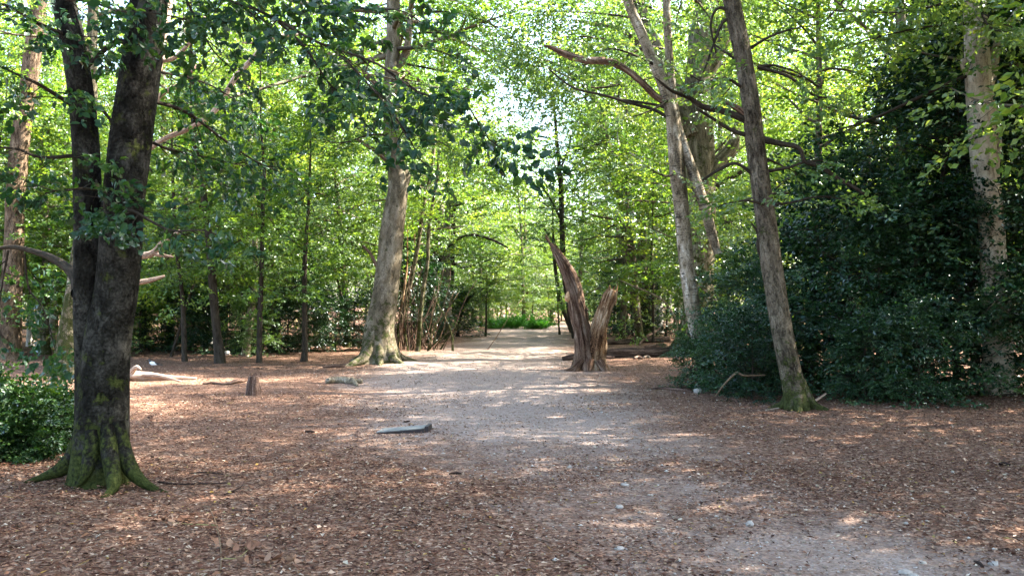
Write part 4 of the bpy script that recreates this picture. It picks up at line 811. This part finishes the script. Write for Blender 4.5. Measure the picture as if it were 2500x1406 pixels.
for k_, x_ in enumerate(np.linspace(325, 890, 9)):
    d_ = rng.uniform(29.5, 32)
    tag(place(HOLLY[k_ % 2], 'holly_bush', (x_ - CX) / F * d_, d_, rng.uniform(0, 6), rng.uniform(0.42, 0.68) * (1.0 if k_ % 2 == 0 else 1.5)), ORD[k_] + ' holly from the left in the dark hedge behind the saplings', 'holly', 'hollies of the wood')

# zones of the wood, by the things one can find in front of them
ZONES = [(-9999, 180, 'left of the forked beech'), (180, 480, 'just right of the forked beech'), (480, 760, 'behind the row of slim saplings'), (760, 960, 'behind the leaning beech'), (960, 1180, 'behind the brown thicket'),
         (1180, 1420, 'at the far end of the path'), (1420, 1640, 'behind the dead snag'), (1640, 1860, 'behind the old oak'), (1860, 2160, 'behind the slim leaning trunk'), (2160, 99999, 'behind the right hollies')]
KIND = {'tall': ('woodland_tree', 'tall leafy tree', 'tree'), 'birch': ('birch_tree', 'tall white birch', 'tree'), 'sap': ('sapling', 'young leafy sapling', 'sapling'), 'shrub': ('shrub', 'pale green bush', 'shrub')}
fill = []
def free(x, y, r):
    return all((x - f[0]) ** 2 + (y - f[1]) ** 2 > r * r for f in fill)
rng = RNG(402)
def scatter(kind, n, ymin, ymax, r, xfun, smin, smax, protos):
    c = 0; tries = 0
    while c < n and tries < n * 80:
        tries += 1; y_ = rng.uniform(ymin, ymax); x_ = xfun(y_)
        if abs(x_) > y_ * 0.66 + 4: continue
        if not free(x_, y_, r): continue
        fill.append((x_, y_, kind, int(rng.choice(protos)), rng.uniform(smin, smax), rng.uniform(0, 6.3))); c += 1
lf = lambda m, w: (lambda y_: np.interp(y_, PATH[:, 0], PATH[:, 1]) - m - rng.uniform(0, 1) * (w + y_ * 0.5))
rt = lambda m, w: (lambda y_: np.interp(y_, PATH[:, 0], PATH[:, 1]) + m + rng.uniform(0, 1) * (w + y_ * 0.5))
scatter('tall', 13, 33, 62, 4.6, lf(5.0, 9), 0.72, 1.0, [0, 1, 2])
scatter('tall', 13, 36, 62, 4.6, rt(6.5, 7), 0.72, 1.0, [0, 1, 2])
scatter('tall', 14, 62, 95, 6, lf(6, 14), 0.9, 1.25, [0, 1, 2])
scatter('tall', 14, 62, 95, 6, rt(9, 14), 0.9, 1.25, [0, 1, 2])
scatter('tall', 10, 40, 72, 4.0, lf(9, 16), 1.0, 1.25, [0, 1, 2])
scatter('tall', 8, 44, 72, 4.0, rt(9, 14), 1.0, 1.25, [0, 1, 2])
scatter('birch', 7, 32, 60, 3.5, lf(7, 12), 0.8, 1.1, [3])
scatter('birch', 5, 40, 66, 3.5, rt(8, 12), 0.8, 1.1, [3])
scatter('sap', 26, 26.5, 46, 2.5, lf(6.0, 8), 0.75, 1.2, [0, 1, 1, 3, 4, 5])
scatter('sap', 16, 30, 62, 3.0, rt(5.5, 10), 0.75, 1.15, [0, 1, 3, 4, 5])
scatter('sap', 8, 44, 66, 3.0, lf(4, 3), 0.8, 1.1, [0, 1, 4, 5])
scatter('shrub', 10, 26.8, 34, 1.5, lf(6.2, 0), 0.3, 0.52, [2])
scatter('shrub', 10, 46, 66, 2.4, lf(3.4, 5), 0.4, 0.8, [2])
scatter('shrub', 7, 52, 68, 2.4, rt(4.0, 5), 0.4, 0.8, [2])
for k_, (x_, y_, s_) in enumerate(((-2.5, 70, 0.75), (-0.5, 74, 0.9), (1.0, 72, 0.7), (3.4, 78, 0.8), (5.5, 72, 0.7), (-4.5, 76, 1.0), (7.5, 78, 1.0), (2.0, 86, 1.1), (5.0, 90, 1.2), (-1.5, 90, 1.2), (8.0, 92, 1.3), (-3.0, 66, 1.15), (-1.0, 80, 1.35), (3.5, 84, 1.4), (6.5, 70, 1.25), (1.5, 68, 0.8), (-5.5, 60, 1.15))):
    fill.append((x_, y_, 'sap' if k_ % 2 else 'shrub', (1 if k_ % 2 else 2), s_ * (1.0 if k_ % 2 else 1.3), k_ * 1.3))
fill.sort(key=lambda f: f[0] / f[1])
count = {}
for x_, y_, kind, pi, s_, rz in fill:
    px = CX + F * x_ / y_; z = [q for q in ZONES if q[0] <= px < q[1]][0][2]; key = (kind, z); count[key] = count.get(key, 0) + 1
    nm, look, cat = KIND[kind]; pr = TALL[pi] if kind in ('tall', 'birch') else SAP[pi]
    T = place(pr, nm, x_, y_, rz, s_)
    tag(T, f"{ORD[min(count[key] - 1, 20)]} {look} from the left among those {z}", cat, 'trees and bushes of the wood behind')

# out-of-view trees added to shade the clearing and block sky; others fill the background
for k_, (x_, y_, pi, s_, lab) in enumerate((
        (11.5, 12.0, 0, 1.0, 'oak added outside the right edge to shade the clearing'),
        (9.5, 3.5, 1, 0.95, 'beech added outside the right edge to shade the near path'),
        (16.5, 7.0, 1, 1.05, 'beech added for shade deeper in the wood outside the right edge'),
        (14.0, 19.0, 2, 1.05, 'brown tree behind the right hollies near the picture edge'),
        (20.0, 15.0, 0, 1.05, 'oak deep in the wood right of the hollies'),
        (18.0, 26.0, 2, 1.05, 'brown tree deep behind the pale pruned trunk'),
        (10.5, 23.5, 2, 0.95, 'brown tree right behind the tallest holly'),
        (-9.0, 4.0, 2, 0.9, 'unseen brown tree added outside the left edge'),
        (-6.5, -3.5, 0, 0.85, 'unseen oak added behind the photographer on the left'), (6.0, -5.0, 1, 0.9, 'unseen beech added behind the photographer on the right'), (-13.0, -1.0, 1, 0.95, 'unseen beech added farther out beyond the left edge'),
        (-0.5, -11.0, 0, 1.0, 'unseen oak added straight behind the photographer'), (13.0, -3.0, 0, 1.0, 'unseen oak added farther out behind on the right'), (8.2, 7.2, 0, 0.85, 'brown tree added outside the right edge to shade the near path'), (-11.0, 11.5, 2, 0.85, 'unseen brown tree added outside the left edge beyond the holly'),
        (9.0, 20.0, 1, 0.9, 'beech rising behind the hollies left of the pale pruned trunk'), (6.9, 20.5, 2, 0.85, 'brown tree rising right behind the slim leaning trunk'), (12.8, 15.5, 0, 0.95, 'oak added for shade just outside the right edge behind the hollies'),
        (8.8, 12.8, 0, 0.95, 'brown tree added for shade beside the hollies just outside the right edge'), (8.6, 9.8, 1, 0.9, 'beech added for shade close outside the right edge'), (11.0, 7.5, 2, 1.0, 'brown tree added for shade outside the right edge in the second row'), (13.5, 23.0, 1, 0.95, 'beech behind the right hollies in the second row'),
        (10.5, 28.0, 0, 0.85, 'oak between the old oak and the right hollies, farther back'), (7.4, 2.8, 0, 0.85, 'unseen brown tree added for shade beside the photographer on the right'),
        (-4.6, 38.0, 2, 0.9, 'brown tree at the left path edge behind the brown thicket'), (-3.7, 46.5, 1, 0.98, 'beech overhanging the far path from the left'), (-4.2, 55.0, 2, 1.0, 'brown tree near the far path end on the left'),
        (5.9, 46.0, 1, 0.95, 'brown tree overhanging the far path from the right'), (6.6, 55.0, 1, 0.8, 'beech near the far path end on the right'),
        (9.9, 15.4, 1, 1.0, 'beech added for shade behind the pale pruned trunk'), (14.5, 10.5, 0, 1.0, 'oak added for shade in the second row outside the right edge'), (12.0, 5.0, 1, 0.95, 'unseen beech added for shade in the second row beside the photographer'), (15.5, 13.0, 2, 1.1, 'brown tree added for shade in the third row outside the right edge'), (6.8, 30.5, 2, 0.9, 'brown tree right of the old oak'), (8.5, 36.0, 1, 0.85, 'beech deeper behind the old oak'), (9.0, 44.0, 0, 0.9, 'oak deep behind the grey flared trunk'),
        (8.0, 50.0, 1, 0.95, 'beech deep behind the dead snag'), (10.8, 53.5, 0, 1.0, 'oak deep behind the slim pale birch'), (9.5, 60.5, 2, 1.0, 'brown tree far behind the dead snag'), (11.2, 40.0, 2, 1.0, 'brown tree far behind the old oak'), (7.0, 65.0, 1, 0.9, 'beech right of the far path end'),
        (0.9, 70.0, 2, 1.0, 'brown tree standing just beyond the path end'),
        (-2.9, 41.5, 1, 0.9, 'beech leaning in over the path from behind the brown thicket'), (4.9, 39.5, 2, 0.95, 'brown tree just right of the thin black leaning tree'), (4.6, 60.0, 1, 0.8, 'beech at the right of the far path end'), (-2.2, 64.0, 2, 0.9, 'brown tree at the left of the far path end'), (1.2, 77.0, 1, 0.85, 'beech straight beyond the end of the path'), (4.0, 88.0, 0, 1.0, 'oak beyond the fern clump'),
        (-8.2, 30.5, 2, 0.75, 'brown tree left behind the leaning beech'), (-11.5, 31.5, 1, 0.68, 'beech behind the slim straight sapling'), (-15.5, 29.5, 0, 0.75, 'oak rising behind the forked beech'), (-6.2, 33.5, 0, 0.7, 'oak right behind the leaning beech'))):
    tag(place(TALL[pi], 'woodland_tree', x_, y_, k_ * 2.1, s_), lab, 'tree', 'trees and bushes of the wood behind')

# far wood: one mass that closes the view
rng = RNG(501); n = 62000
a = rng.uniform(-0.78, 0.78, n); rad = rng.uniform(98, 135, n)
x = np.sin(a) * rad; y = np.cos(a) * rad
top = 25 + 5 * np.sin(a * 23) + 3 * np.sin(a * 51 + 1) + 2 * np.sin(rad * 0.9)
gap = np.exp(-((a - 0.03) / 0.045) ** 2); top = top * (1 - 0.5 * gap)
z = np.maximum(top, 4) * rng.random(n) ** 0.8
P = np.stack([x, y, z], 1); cl = rng.normal(0, 1, (n, 3)); d = unit(rng.normal(0, 1, (n, 3))); nn = unit(np.cross(d, rng.normal(0, 1, (n, 3))))
o = obj('far_wood', leaf_mesh('far_wood', rng, P, d, nn, rng.uniform(0.35, 0.75, n), rng.uniform(0.25, 0.5, n), rng.random(n)), M['beech_leaf'])
tag(o, 'distant mass of sunlit trees closing the view', 'woodland', kind='stuff')

# fern clump at the end of the path
rng = RNG(511); b = np.array(((1268 - CX) / F * 61, 61.0, 0.0)); T = empty('fern_clump', tuple(b)); tag(T, 'bright green fern clump at the end of the path', 'fern')
g = Geo(); lv = Leaves()
for k_ in range(110):
    a = rng.uniform(0, 6.3); r_ = rng.random() ** 0.5; o_ = np.array((math.cos(a) * r_ * 1.9, math.sin(a) * r_ * 1.1, 0))
    d_ = unit(np.array((math.cos(a) * 0.7, math.sin(a) * 0.7, 1.0)) + rng.normal(0, 0.3, 3)); P = wander(rng, o_, d_, rng.uniform(0.5, 1.15) * (1.1 - 0.5 * r_), 4, 0.1, -0.12)
    g.tube(P, np.linspace(0.012, 0.004, 5), 3)
    for f_ in range(1, 5): lv.add(P[f_ - 1], P[f_] - P[f_ - 1], UP + rng.normal(0, 0.4, 3), 0.5)
obj('stem', g.mesh('fern_stems'), M['twig_green'], T); o = obj('fronds', lv.mesh('fern', rng, 0.13, 0.05), M['fern_leaf'], T); o["kind"] = "stuff"

# ------------------------------------------------------------------ things on the ground
def log_thing(name, label, cat, pts, mat, seed, sides=14, amp=0.06, ridge=0.06, k=6, extra=()):
    rng = RNG(seed); P, R = [], []
    for q in pts:
        dd = q[3] if len(q) > 3 else dist(q[1]); w = at(q[0], q[1], dd); r_ = q[2] * dd / F
        h_ = q[4] if len(q) > 4 else 0.0
        P.append((w[0], w[1], float(gh(w[0], w[1])) + r_ * 0.8 + h_)); R.append(r_)
    P = np.array(P); b = np.array((P[:, 0].mean(), P[:, 1].mean(), float(gh(P[:, 0].mean(), P[:, 1].mean()))))
    g = Geo(); g.tube(local(P, b), R, sides, k, lumps(rng, amp, 0, 1, 5, ridge, 7))
    i0 = P[0]; g.V.append(local(P[:1], b)); g.B.append(np.zeros((1, 3))); nidx = g.n; g.n += 1
    g.T.append(np.stack([(np.arange(sides) + 1) % sides, np.arange(sides), np.full(sides, nidx)], 1))
    for e in extra:
        PP = np.array([np.array((at(q[0], q[1], q[3])[0], q[3], q[4])) for q in e]); g.tube(local(PP, b), [q[2] * q[3] / F for q in e], 7, 4, lumps(rng, 0.08))
    o = obj(name, g.mesh(name), M[mat], None, tuple(b)); tag(o, label, cat); return o
log_thing('birch_log', 'short curved white birch log lying left of the path', 'log', [(800, 935, 7.5), (815, 933, 8.5), (840, 933, 9), (862, 935, 8), (884, 935, 6.5)], 'bark_birch', 601, extra=([(858, 935, 6, 18.2, 0.09), (868, 938, 5, 17.9, 0.03), (873, 940, 3, 17.7, 0.0)],))
log_thing('fallen_log', 'sunlit fallen root end tapering to the right beside the forked beech', 'log', [(298, 926, 15, 18.8), (320, 926, 15, 18.8), (350, 926, 13, 18.8), (380, 926, 10, 18.8), (420, 927, 6, 18.8), (480, 930, 2.5, 18.8)], 'dead_pale', 602, 18, 0.1, 0.14,
          extra=([(330, 0, 8, 18.7, 0.2), (340, 0, 5, 18.6, 0.3), (352, 0, 2, 18.5, 0.26)], [(360, 0, 7, 18.7, 0.14), (400, 0, 5, 18.5, 0.12), (450, 0, 2, 18.3, 0.03)], [(310, 0, 7, 18.7, 0.15), (305, 0, 5, 18.4, 0.1), (300, 0, 2, 18.2, 0.0)]))
log_thing('rotten_branch', 'short rotten branch lying just left of the small stump', 'branch', [(545, 944, 3), (560, 943, 4), (575, 940, 6), (590, 937, 5), (600, 934, 3)], 'log_brown', 603)
log_thing('rotten_branch', 'flat dark bark strip left of the short rotten branch', 'branch', [(495, 942, 2.5), (520, 942, 4), (550, 944, 2)], 'log_brown', 604)
log_thing('fallen_log', 'long rotting log lying behind the dead snag', 'log', [(1374, 868, 5.5, 26.5), (1400, 866, 8.5, 26.6), (1440, 865, 11, 26.8), (1480, 864, 13, 27), (1530, 862, 13, 27.2), (1580, 860, 12, 27.5), (1630, 858, 12, 28), (1660, 856, 11, 28.4)], 'log_dark', 605, 14, 0.08, 0.12)
log_thing('fallen_log', 'thin split log lying against the long rotting log', 'log', [(1376, 862, 3, 27.0), (1410, 872, 4, 26.8), (1460, 876, 5, 26.6), (1500, 872, 3, 26.7)], 'log_brown', 606)
log_thing('fallen_log', 'farther log with pale top behind the dead snag', 'log', [(1460, 837, 6, 36), (1510, 833, 7, 37), (1560, 831, 8, 37.5), (1600, 830, 8, 38), (1632, 828, 8, 38.5)], 'log_dark', 607)
log_thing('fallen_branch', 'broken branch propped across the farther log', 'branch', [(1560, 838, 2.5, 36), (1580, 830, 3, 37, 0.25), (1602, 826, 3, 38, 0.45), (1612, 818, 2, 38.5, 0.6)], 'log_brown', 608)
log_thing('fallen_branch', 'small log resting behind the long rotting log near the oak', 'branch', [(1575, 852, 3, 31, 0.12), (1600, 849, 4.5, 31.3, 0.12), (1622, 846, 4, 31.6, 0.15)], 'log_brown', 609)
log_thing('fallen_branch', 'dark curled bark piece right of the dead snag', 'branch', [(1548, 877, 3), (1558, 876, 5), (1568, 877, 3)], 'log_brown', 610)
log_thing('fallen_branch', 'pale bark piece beside the dark curled one', 'branch', [(1572, 874, 3), (1582, 872, 3.5), (1588, 874, 2)], 'dead_pale', 611)
log_thing('fallen_branch', 'dark stick on the litter left of the leaning beech foot', 'branch', [(788, 894, 2), (815, 893, 4), (845, 892, 2.5)], 'log_brown', 612)
log_thing('fallen_branch', 'long dark stick pointing into the hollies at the birch foot', 'branch', [(1580, 950, 1.5), (1620, 950, 3), (1660, 953, 3), (1700, 956, 2)], 'log_brown', 613)
log_thing('fallen_branch', 'grey bent branch standing out of the hollies beside the leaning trunk', 'branch', [(1745, 930, 1.2, 14.6, 0.1), (1770, 900, 2, 14.7, 0.3), (1798, 876, 3, 14.8, 0.46), (1815, 884, 2.4, 14.8, 0.42), (1868, 881, 1.4, 14.9, 0.42)], 'twig', 614)
log_thing('fallen_branch', 'pale stick leaning against the right of the mossy trunk foot', 'branch', [(1975, 975, 3, 13.9, 0.02), (2000, 962, 2.5, 14.2, 0.1), (2016, 950, 2, 14.5, 0.16)], 'dead_pale', 615)
log_thing('fallen_branch', 'pale stick lying left of the mossy trunk foot', 'branch', [(1870, 1003, 2), (1895, 1000, 3), (1912, 997, 2)], 'dead_pale', 616)
log_thing('fallen_branch', 'dark flat branch on the ground inside the brown thicket', 'branch', [(1055, 838, 2.5), (1075, 836, 4), (1095, 833, 2)], 'log_brown', 617)

# stump
rng = RNG(621); b = gpt(620, 966); D = dist(966); T = empty('tree_stump', tuple(b)); tag(T, 'small jagged tree stump standing on the open litter', 'stump')
g = Geo(); P, R = px_path([(620, 972, 18), (620, 955, 16), (619, 938, 13.5), (620, 925, 12.5), (620, 919, 11)], D); P[0][2] = -0.05
SP, SR = g.tube(local(P, b), R, 22, 6, lumps(rng, 0.06, 0.25, 0.1, 5, 0.16, 8)); obj('trunk', g.mesh('stump'), M['log_brown'], T)
for k_ in range(9):
    a = rng.uniform(0, 6.3); o_ = SP[-4] + np.array((math.cos(a), math.sin(a), 0)) * SR[-4] * 0.7; g = Geo(); ln = rng.uniform(0.03, 0.09)
    g.tube(np.array([o_ - UP * 0.04, o_ + UP * ln * 0.5 + rng.normal(0, .006, 3), o_ + UP * ln]), [0.026, 0.018, 0.004], 5); obj('splinter', g.mesh('splinter'), M['log_brown'], T)

# dead brush inside the thicket
rng = RNG(631); b = np.array(((1020 - CX) / F * 32, 32.0, 0)); T = empty('brushwood', tuple(b)); tag(T, 'tangle of bare brown brushwood right of the leaning beech', 'brushwood')
for k_ in range(80):
    g = Geo(); o_ = np.array((rng.normal(0, 0.75), rng.normal(-0.6, 0.6), 0)); P = wander(rng, o_, unit(np.array((rng.normal(0.08, 0.26), rng.normal(0, 0.2), 1))), rng.uniform(0.8, 3.6), 5, 0.14, 0.0)
    P[:, 2] = np.maximum(P[:, 2], 0.02); g.tube(P, np.linspace(rng.uniform(0.012, 0.03), 0.006, 6), 4); obj('stick', g.mesh('stick'), M[('log_brown', 'bark_mossy', 'log_dark', 'dead_red')[k_ % 4]], T)
b = at(1415, 640, 39); rng = RNG(632)

# board
b = gpt(980, 1053); D = dist(1053); T = empty('board', (b[0], b[1], b[2] - 0.015), 0.03); tag(T, 'grey topped board lying on a dark block in the clearing', 'board')
def box_mesh(name, pts8): return make_mesh(name, np.array(pts8), [(0, 1, 2, 3), (7, 6, 5, 4), (0, 4, 5, 1), (1, 5, 6, 2), (2, 6, 7, 3), (3, 7, 4, 0)], None, None, False)
def wedge(x0, x1, y0, y1, zb0, zb1, zt0, zt1, sk=0.0):
    return [(x0, y0, zb0), (x0 + sk, y1, zb0), (x1 + sk, y1, zb1), (x1, y0, zb1), (x0, y0, zt0), (x0 + sk, y1, zt0), (x1 + sk, y1, zt1), (x1, y0, zt1)]
obj('block', box_mesh('block', wedge(-0.305, 0.285, 0.0, 0.34, -0.02, -0.02, 0.028, 0.075, 0.05)), M['board_side'], T)
obj('top', box_mesh('top', wedge(-0.318, 0.275, -0.012, 0.345, 0.030, 0.077, 0.042, 0.087, 0.05)), M['board_top'], T)
obj('end_piece', box_mesh('end_piece', wedge(0.29, 0.335, 0.05, 0.36, -0.02, -0.02, 0.1, 0.098, 0.03)), M['board_side'], T)

# stones
def stone(label, px, py, w, h, seed):
    rng = RNG(seed); p = gpt(px, py); s_ = w * dist(py) / F / 2; hh = h * dist(py) / F
    th = np.linspace(0, math.pi, 6); ph = np.arange(9) * 2 * math.pi / 9; Vv = [(0, 0, 1)]
    for t_ in th[1:-1]:
        for f_ in ph: Vv.append((math.sin(t_) * math.cos(f_), math.sin(t_) * math.sin(f_), math.cos(t_)))
    Vv.append((0, 0, -1)); Vv = np.array(Vv); k3 = rng.normal(0, 1, (3, 3)); Vv = Vv * (1 + 0.13 * np.sin(Vv @ k3 * 1.8).sum(1, keepdims=True))
    Vv = Vv * np.array((s_, s_ * 0.8, hh * 0.62)); Tt = [(0, 1 + i, 1 + (i + 1) % 9) for i in range(9)]; Qq = []
    for r_ in range(3):
        for i in range(9): a_ = 1 + r_ * 9 + i; b_ = 1 + r_ * 9 + (i + 1) % 9; Qq.append((a_, a_ + 9, b_ + 9, b_))
    Tt += [(37, 28 + (i + 1) % 9, 28 + i) for i in range(9)]
    o = obj('stone', make_mesh('stone', Vv, Qq, Tt), M['stone'], None, (p[0], p[1], p[2] + hh * 0.25)); o.rotation_euler = (0, 0, rng.uniform(-0.5, 0.5)); tag(o, label, 'stone', 'pale stones on the path')
for k_, s_ in enumerate((('pale flat stone at the bottom right, left one of a pair', 2212, 1384, 36, 12), ('bluish stone touching the pale flat one at the bottom right', 2230, 1392, 26, 14), ('round buried stone near the bottom right corner', 2425, 1366, 26, 12),
        ('small white stone above the bottom right pair of stones', 2252, 1360, 20, 10), ('grey pointed stone left of the pale path patch', 1832, 1272, 22, 16), ('small bluish white stone in the pale path patch', 2212, 1274, 12, 8),
        ('pale flat stone in the middle of the path foreground', 1512, 1338, 26, 12), ('low pale stone left of the path foreground', 1525, 1180, 22, 8), ('small grey stone beside the low pale path stone', 1512, 1232, 22, 10),
        ('white stone at the foot of the hollies by the birch', 1706, 958, 22, 18), ('white rounded stone behind the thick black trunk', 556, 866, 18, 12), ('dark little cube-like stone on the near path', 1391, 1141, 12, 10), ('flat white flake in front of the board', 1017, 1061, 12, 4))):
    stone(s_[0], s_[1], s_[2], s_[3], s_[4], 700 + k_)

# sticks near the camera
def stick(label, pts, mat, seed, sides=6):
    P = [gpt(q[0], q[1]) + np.array((0, 0, 0.02 + (q[3] if len(q) > 3 else 0))) for q in pts]; R = [q[2] * dist(q[1]) / F for q in pts]; b = np.array(P[0])
    g = Geo(); g.tube(local(P, b), R, sides, 5, lumps(RNG(seed), 0.06)); o = obj('twig', g.mesh('twig'), M[mat], None, tuple(b)); tag(o, label, 'twig', 'twigs on the litter'); return o
T = stick('long greenish fallen shoot on the near litter', [(538, 1400, 2.2), (540, 1360, 2), (535, 1320, 1.8), (528, 1290, 1.5), (516, 1260, 1.3), (508, 1248, 1), (490, 1245, 0.7)], 'twig', 801)
del T["label"]; tag(T, 'long greenish fallen shoot standing out on the near litter', 'twig')
for k_, (lab, pts, mt) in enumerate((
        ('thin pale twig crossing the greenish shoot', [(410, 1286, 1.2), (470, 1290, 1.4), (530, 1292, 1.4)], 'twig_green'), ('thin side twig right of the greenish shoot', [(540, 1372, 1.3), (580, 1370, 1.2), (606, 1350, 1)], 'twig_green'),
        ('dark curved twig right of the beech roots', [(462, 1166, 1.6), (500, 1164, 2), (545, 1170, 1.4)], 'twig_dark'), ('long dark twig reaching out from the beech roots', [(385, 1186, 3), (430, 1192, 2.4), (490, 1192, 2.4), (555, 1192, 1.6)], 'twig_dark'),
        ('pale twig in the litter right of the beech', [(640, 1144, 1.4), (680, 1140, 1.6), (726, 1133, 1.2)], 'dead_pale'), ('reddish stick on the litter below the pale twig', [(565, 1256, 2.2), (595, 1257, 2.6), (622, 1258, 2)], 'log_brown'),
        ('branched dark twig in the near left litter', [(548, 1218, 2), (580, 1206, 1.6), (592, 1198, 1.2)], 'twig_dark'), ('short dark stick at the bottom right', [(2378, 1362, 2), (2390, 1366, 4), (2400, 1374, 3)], 'twig_dark'),
        ('fine pale stick on the bottom right path', [(2050, 1384, 1.4), (2080, 1380, 1.4), (2116, 1378, 1)], 'dead_pale'), ('dark stick behind the board', [(985, 1027, 2), (992, 1027, 2.6), (1000, 1026, 1.6)], 'twig_dark'),
        ('thin stick just in front of the board', [(994, 1066, 1.2), (1012, 1069, 1.5)], 'twig'), ('dark bark flake in the middle of the clearing', [(745, 1052, 3), (758, 1052, 4), (768, 1053, 2)], 'twig_dark'),
        ('dark chip on the near shaded litter', [(1100, 1160, 2), (1112, 1158, 3.4), (1126, 1160, 2)], 'twig_dark'), ('broad dark chip near the right edge of the litter', [(2440, 1144, 3), (2450, 1142, 5), (2466, 1145, 2.5)], 'twig_dark'),
        ('long thin stick on the right litter', [(2230, 1062, 1.2), (2260, 1061, 1.6), (2290, 1063, 1)], 'twig'))):
    stick(lab, pts, mt, 810 + k_)
# dead leaves still on the fallen shoot: one thing each bunch
rng = RNG(830)
for k_, (px, py, lab) in enumerate(((445, 1285, 'curled pale dead leaves on the thin crossing twig'), (580, 1345, 'curled tan dead leaves right of the greenish shoot'), (655, 1382, 'curled brown dead leaves at the bottom left of centre'))):
    b = gpt(px, py); T = empty('dead_leaf_bunch', tuple(b)); tag(T, lab, 'leaves', 'bunches of curled dead leaves')
    for j in range(16):
        Lf = rng.uniform(0.05, 0.085); tt = np.linspace(-1, 1, 5); cu = rng.uniform(0.5, 1.6); Vv = []
        for t_ in tt:
            w = 0.32 * (1 - t_ * t_) + 0.02
            for s_ in (-1, 0, 1): Vv.append((t_ * 0.5, s_ * w, cu * 0.25 * t_ * t_ + 0.3 * abs(s_) * w))
        Qq = [(r_ * 3 + c_, r_ * 3 + c_ + 1, r_ * 3 + c_ + 4, r_ * 3 + c_ + 3) for r_ in range(4) for c_ in range(2)]
        o = obj('leaf', make_mesh('leaf', np.array(Vv) * Lf, Qq, None, {"rnd": np.full(15, rng.uniform(0.5, 0.88))}), M['litter'], T)
        o.location = (rng.normal(0, 0.11), rng.normal(0, 0.05), rng.uniform(0.02, 0.05)); o.rotation_euler = (rng.normal(0, 0.6), rng.normal(0, 0.5), rng.uniform(0, 6.3))

# bird by the fallen root end
rng = RNG(840); b = gpt(374, 899); T = empty('bird', tuple(b)); tag(T, 'small black and white bird on the litter near the sunlit root end', 'bird')
def blob(name, secs, mat):
    g = Geo(); g.tube(np.array([s_[:3] for s_ in secs]), [s_[3] for s_ in secs], 10, 4); obj(name, g.mesh(name), M[mat], T)
blob('body', [(0.10, 0, 0.075, 0.012), (0.05, 0, 0.085, 0.04), (0.0, 0, 0.095, 0.052), (-0.05, 0, 0.12, 0.044), (-0.08, 0, 0.15, 0.026)], 'white')
blob('head', [(-0.06, 0, 0.135, 0.034), (-0.08, 0, 0.165, 0.032), (-0.09, 0, 0.185, 0.028), (-0.11, 0, 0.192, 0.014), (-0.14, 0, 0.188, 0.003)], 'black')
blob('tail', [(0.04, 0.0, 0.115, 0.03), (0.09, 0, 0.095, 0.022), (0.16, 0, 0.075, 0.014), (0.24, 0, 0.055, 0.01)], 'black')
for s_ in (-1, 1): blob('leg', [(0.0, 0.02 * s_, 0.06, 0.006), (0.005, 0.02 * s_, 0.03, 0.004), (-0.005, 0.02 * s_, 0.0, 0.004), (-0.03, 0.02 * s_, 0.0, 0.002)], 'black')
print("TRIANGLES (unique)", TRI[0])
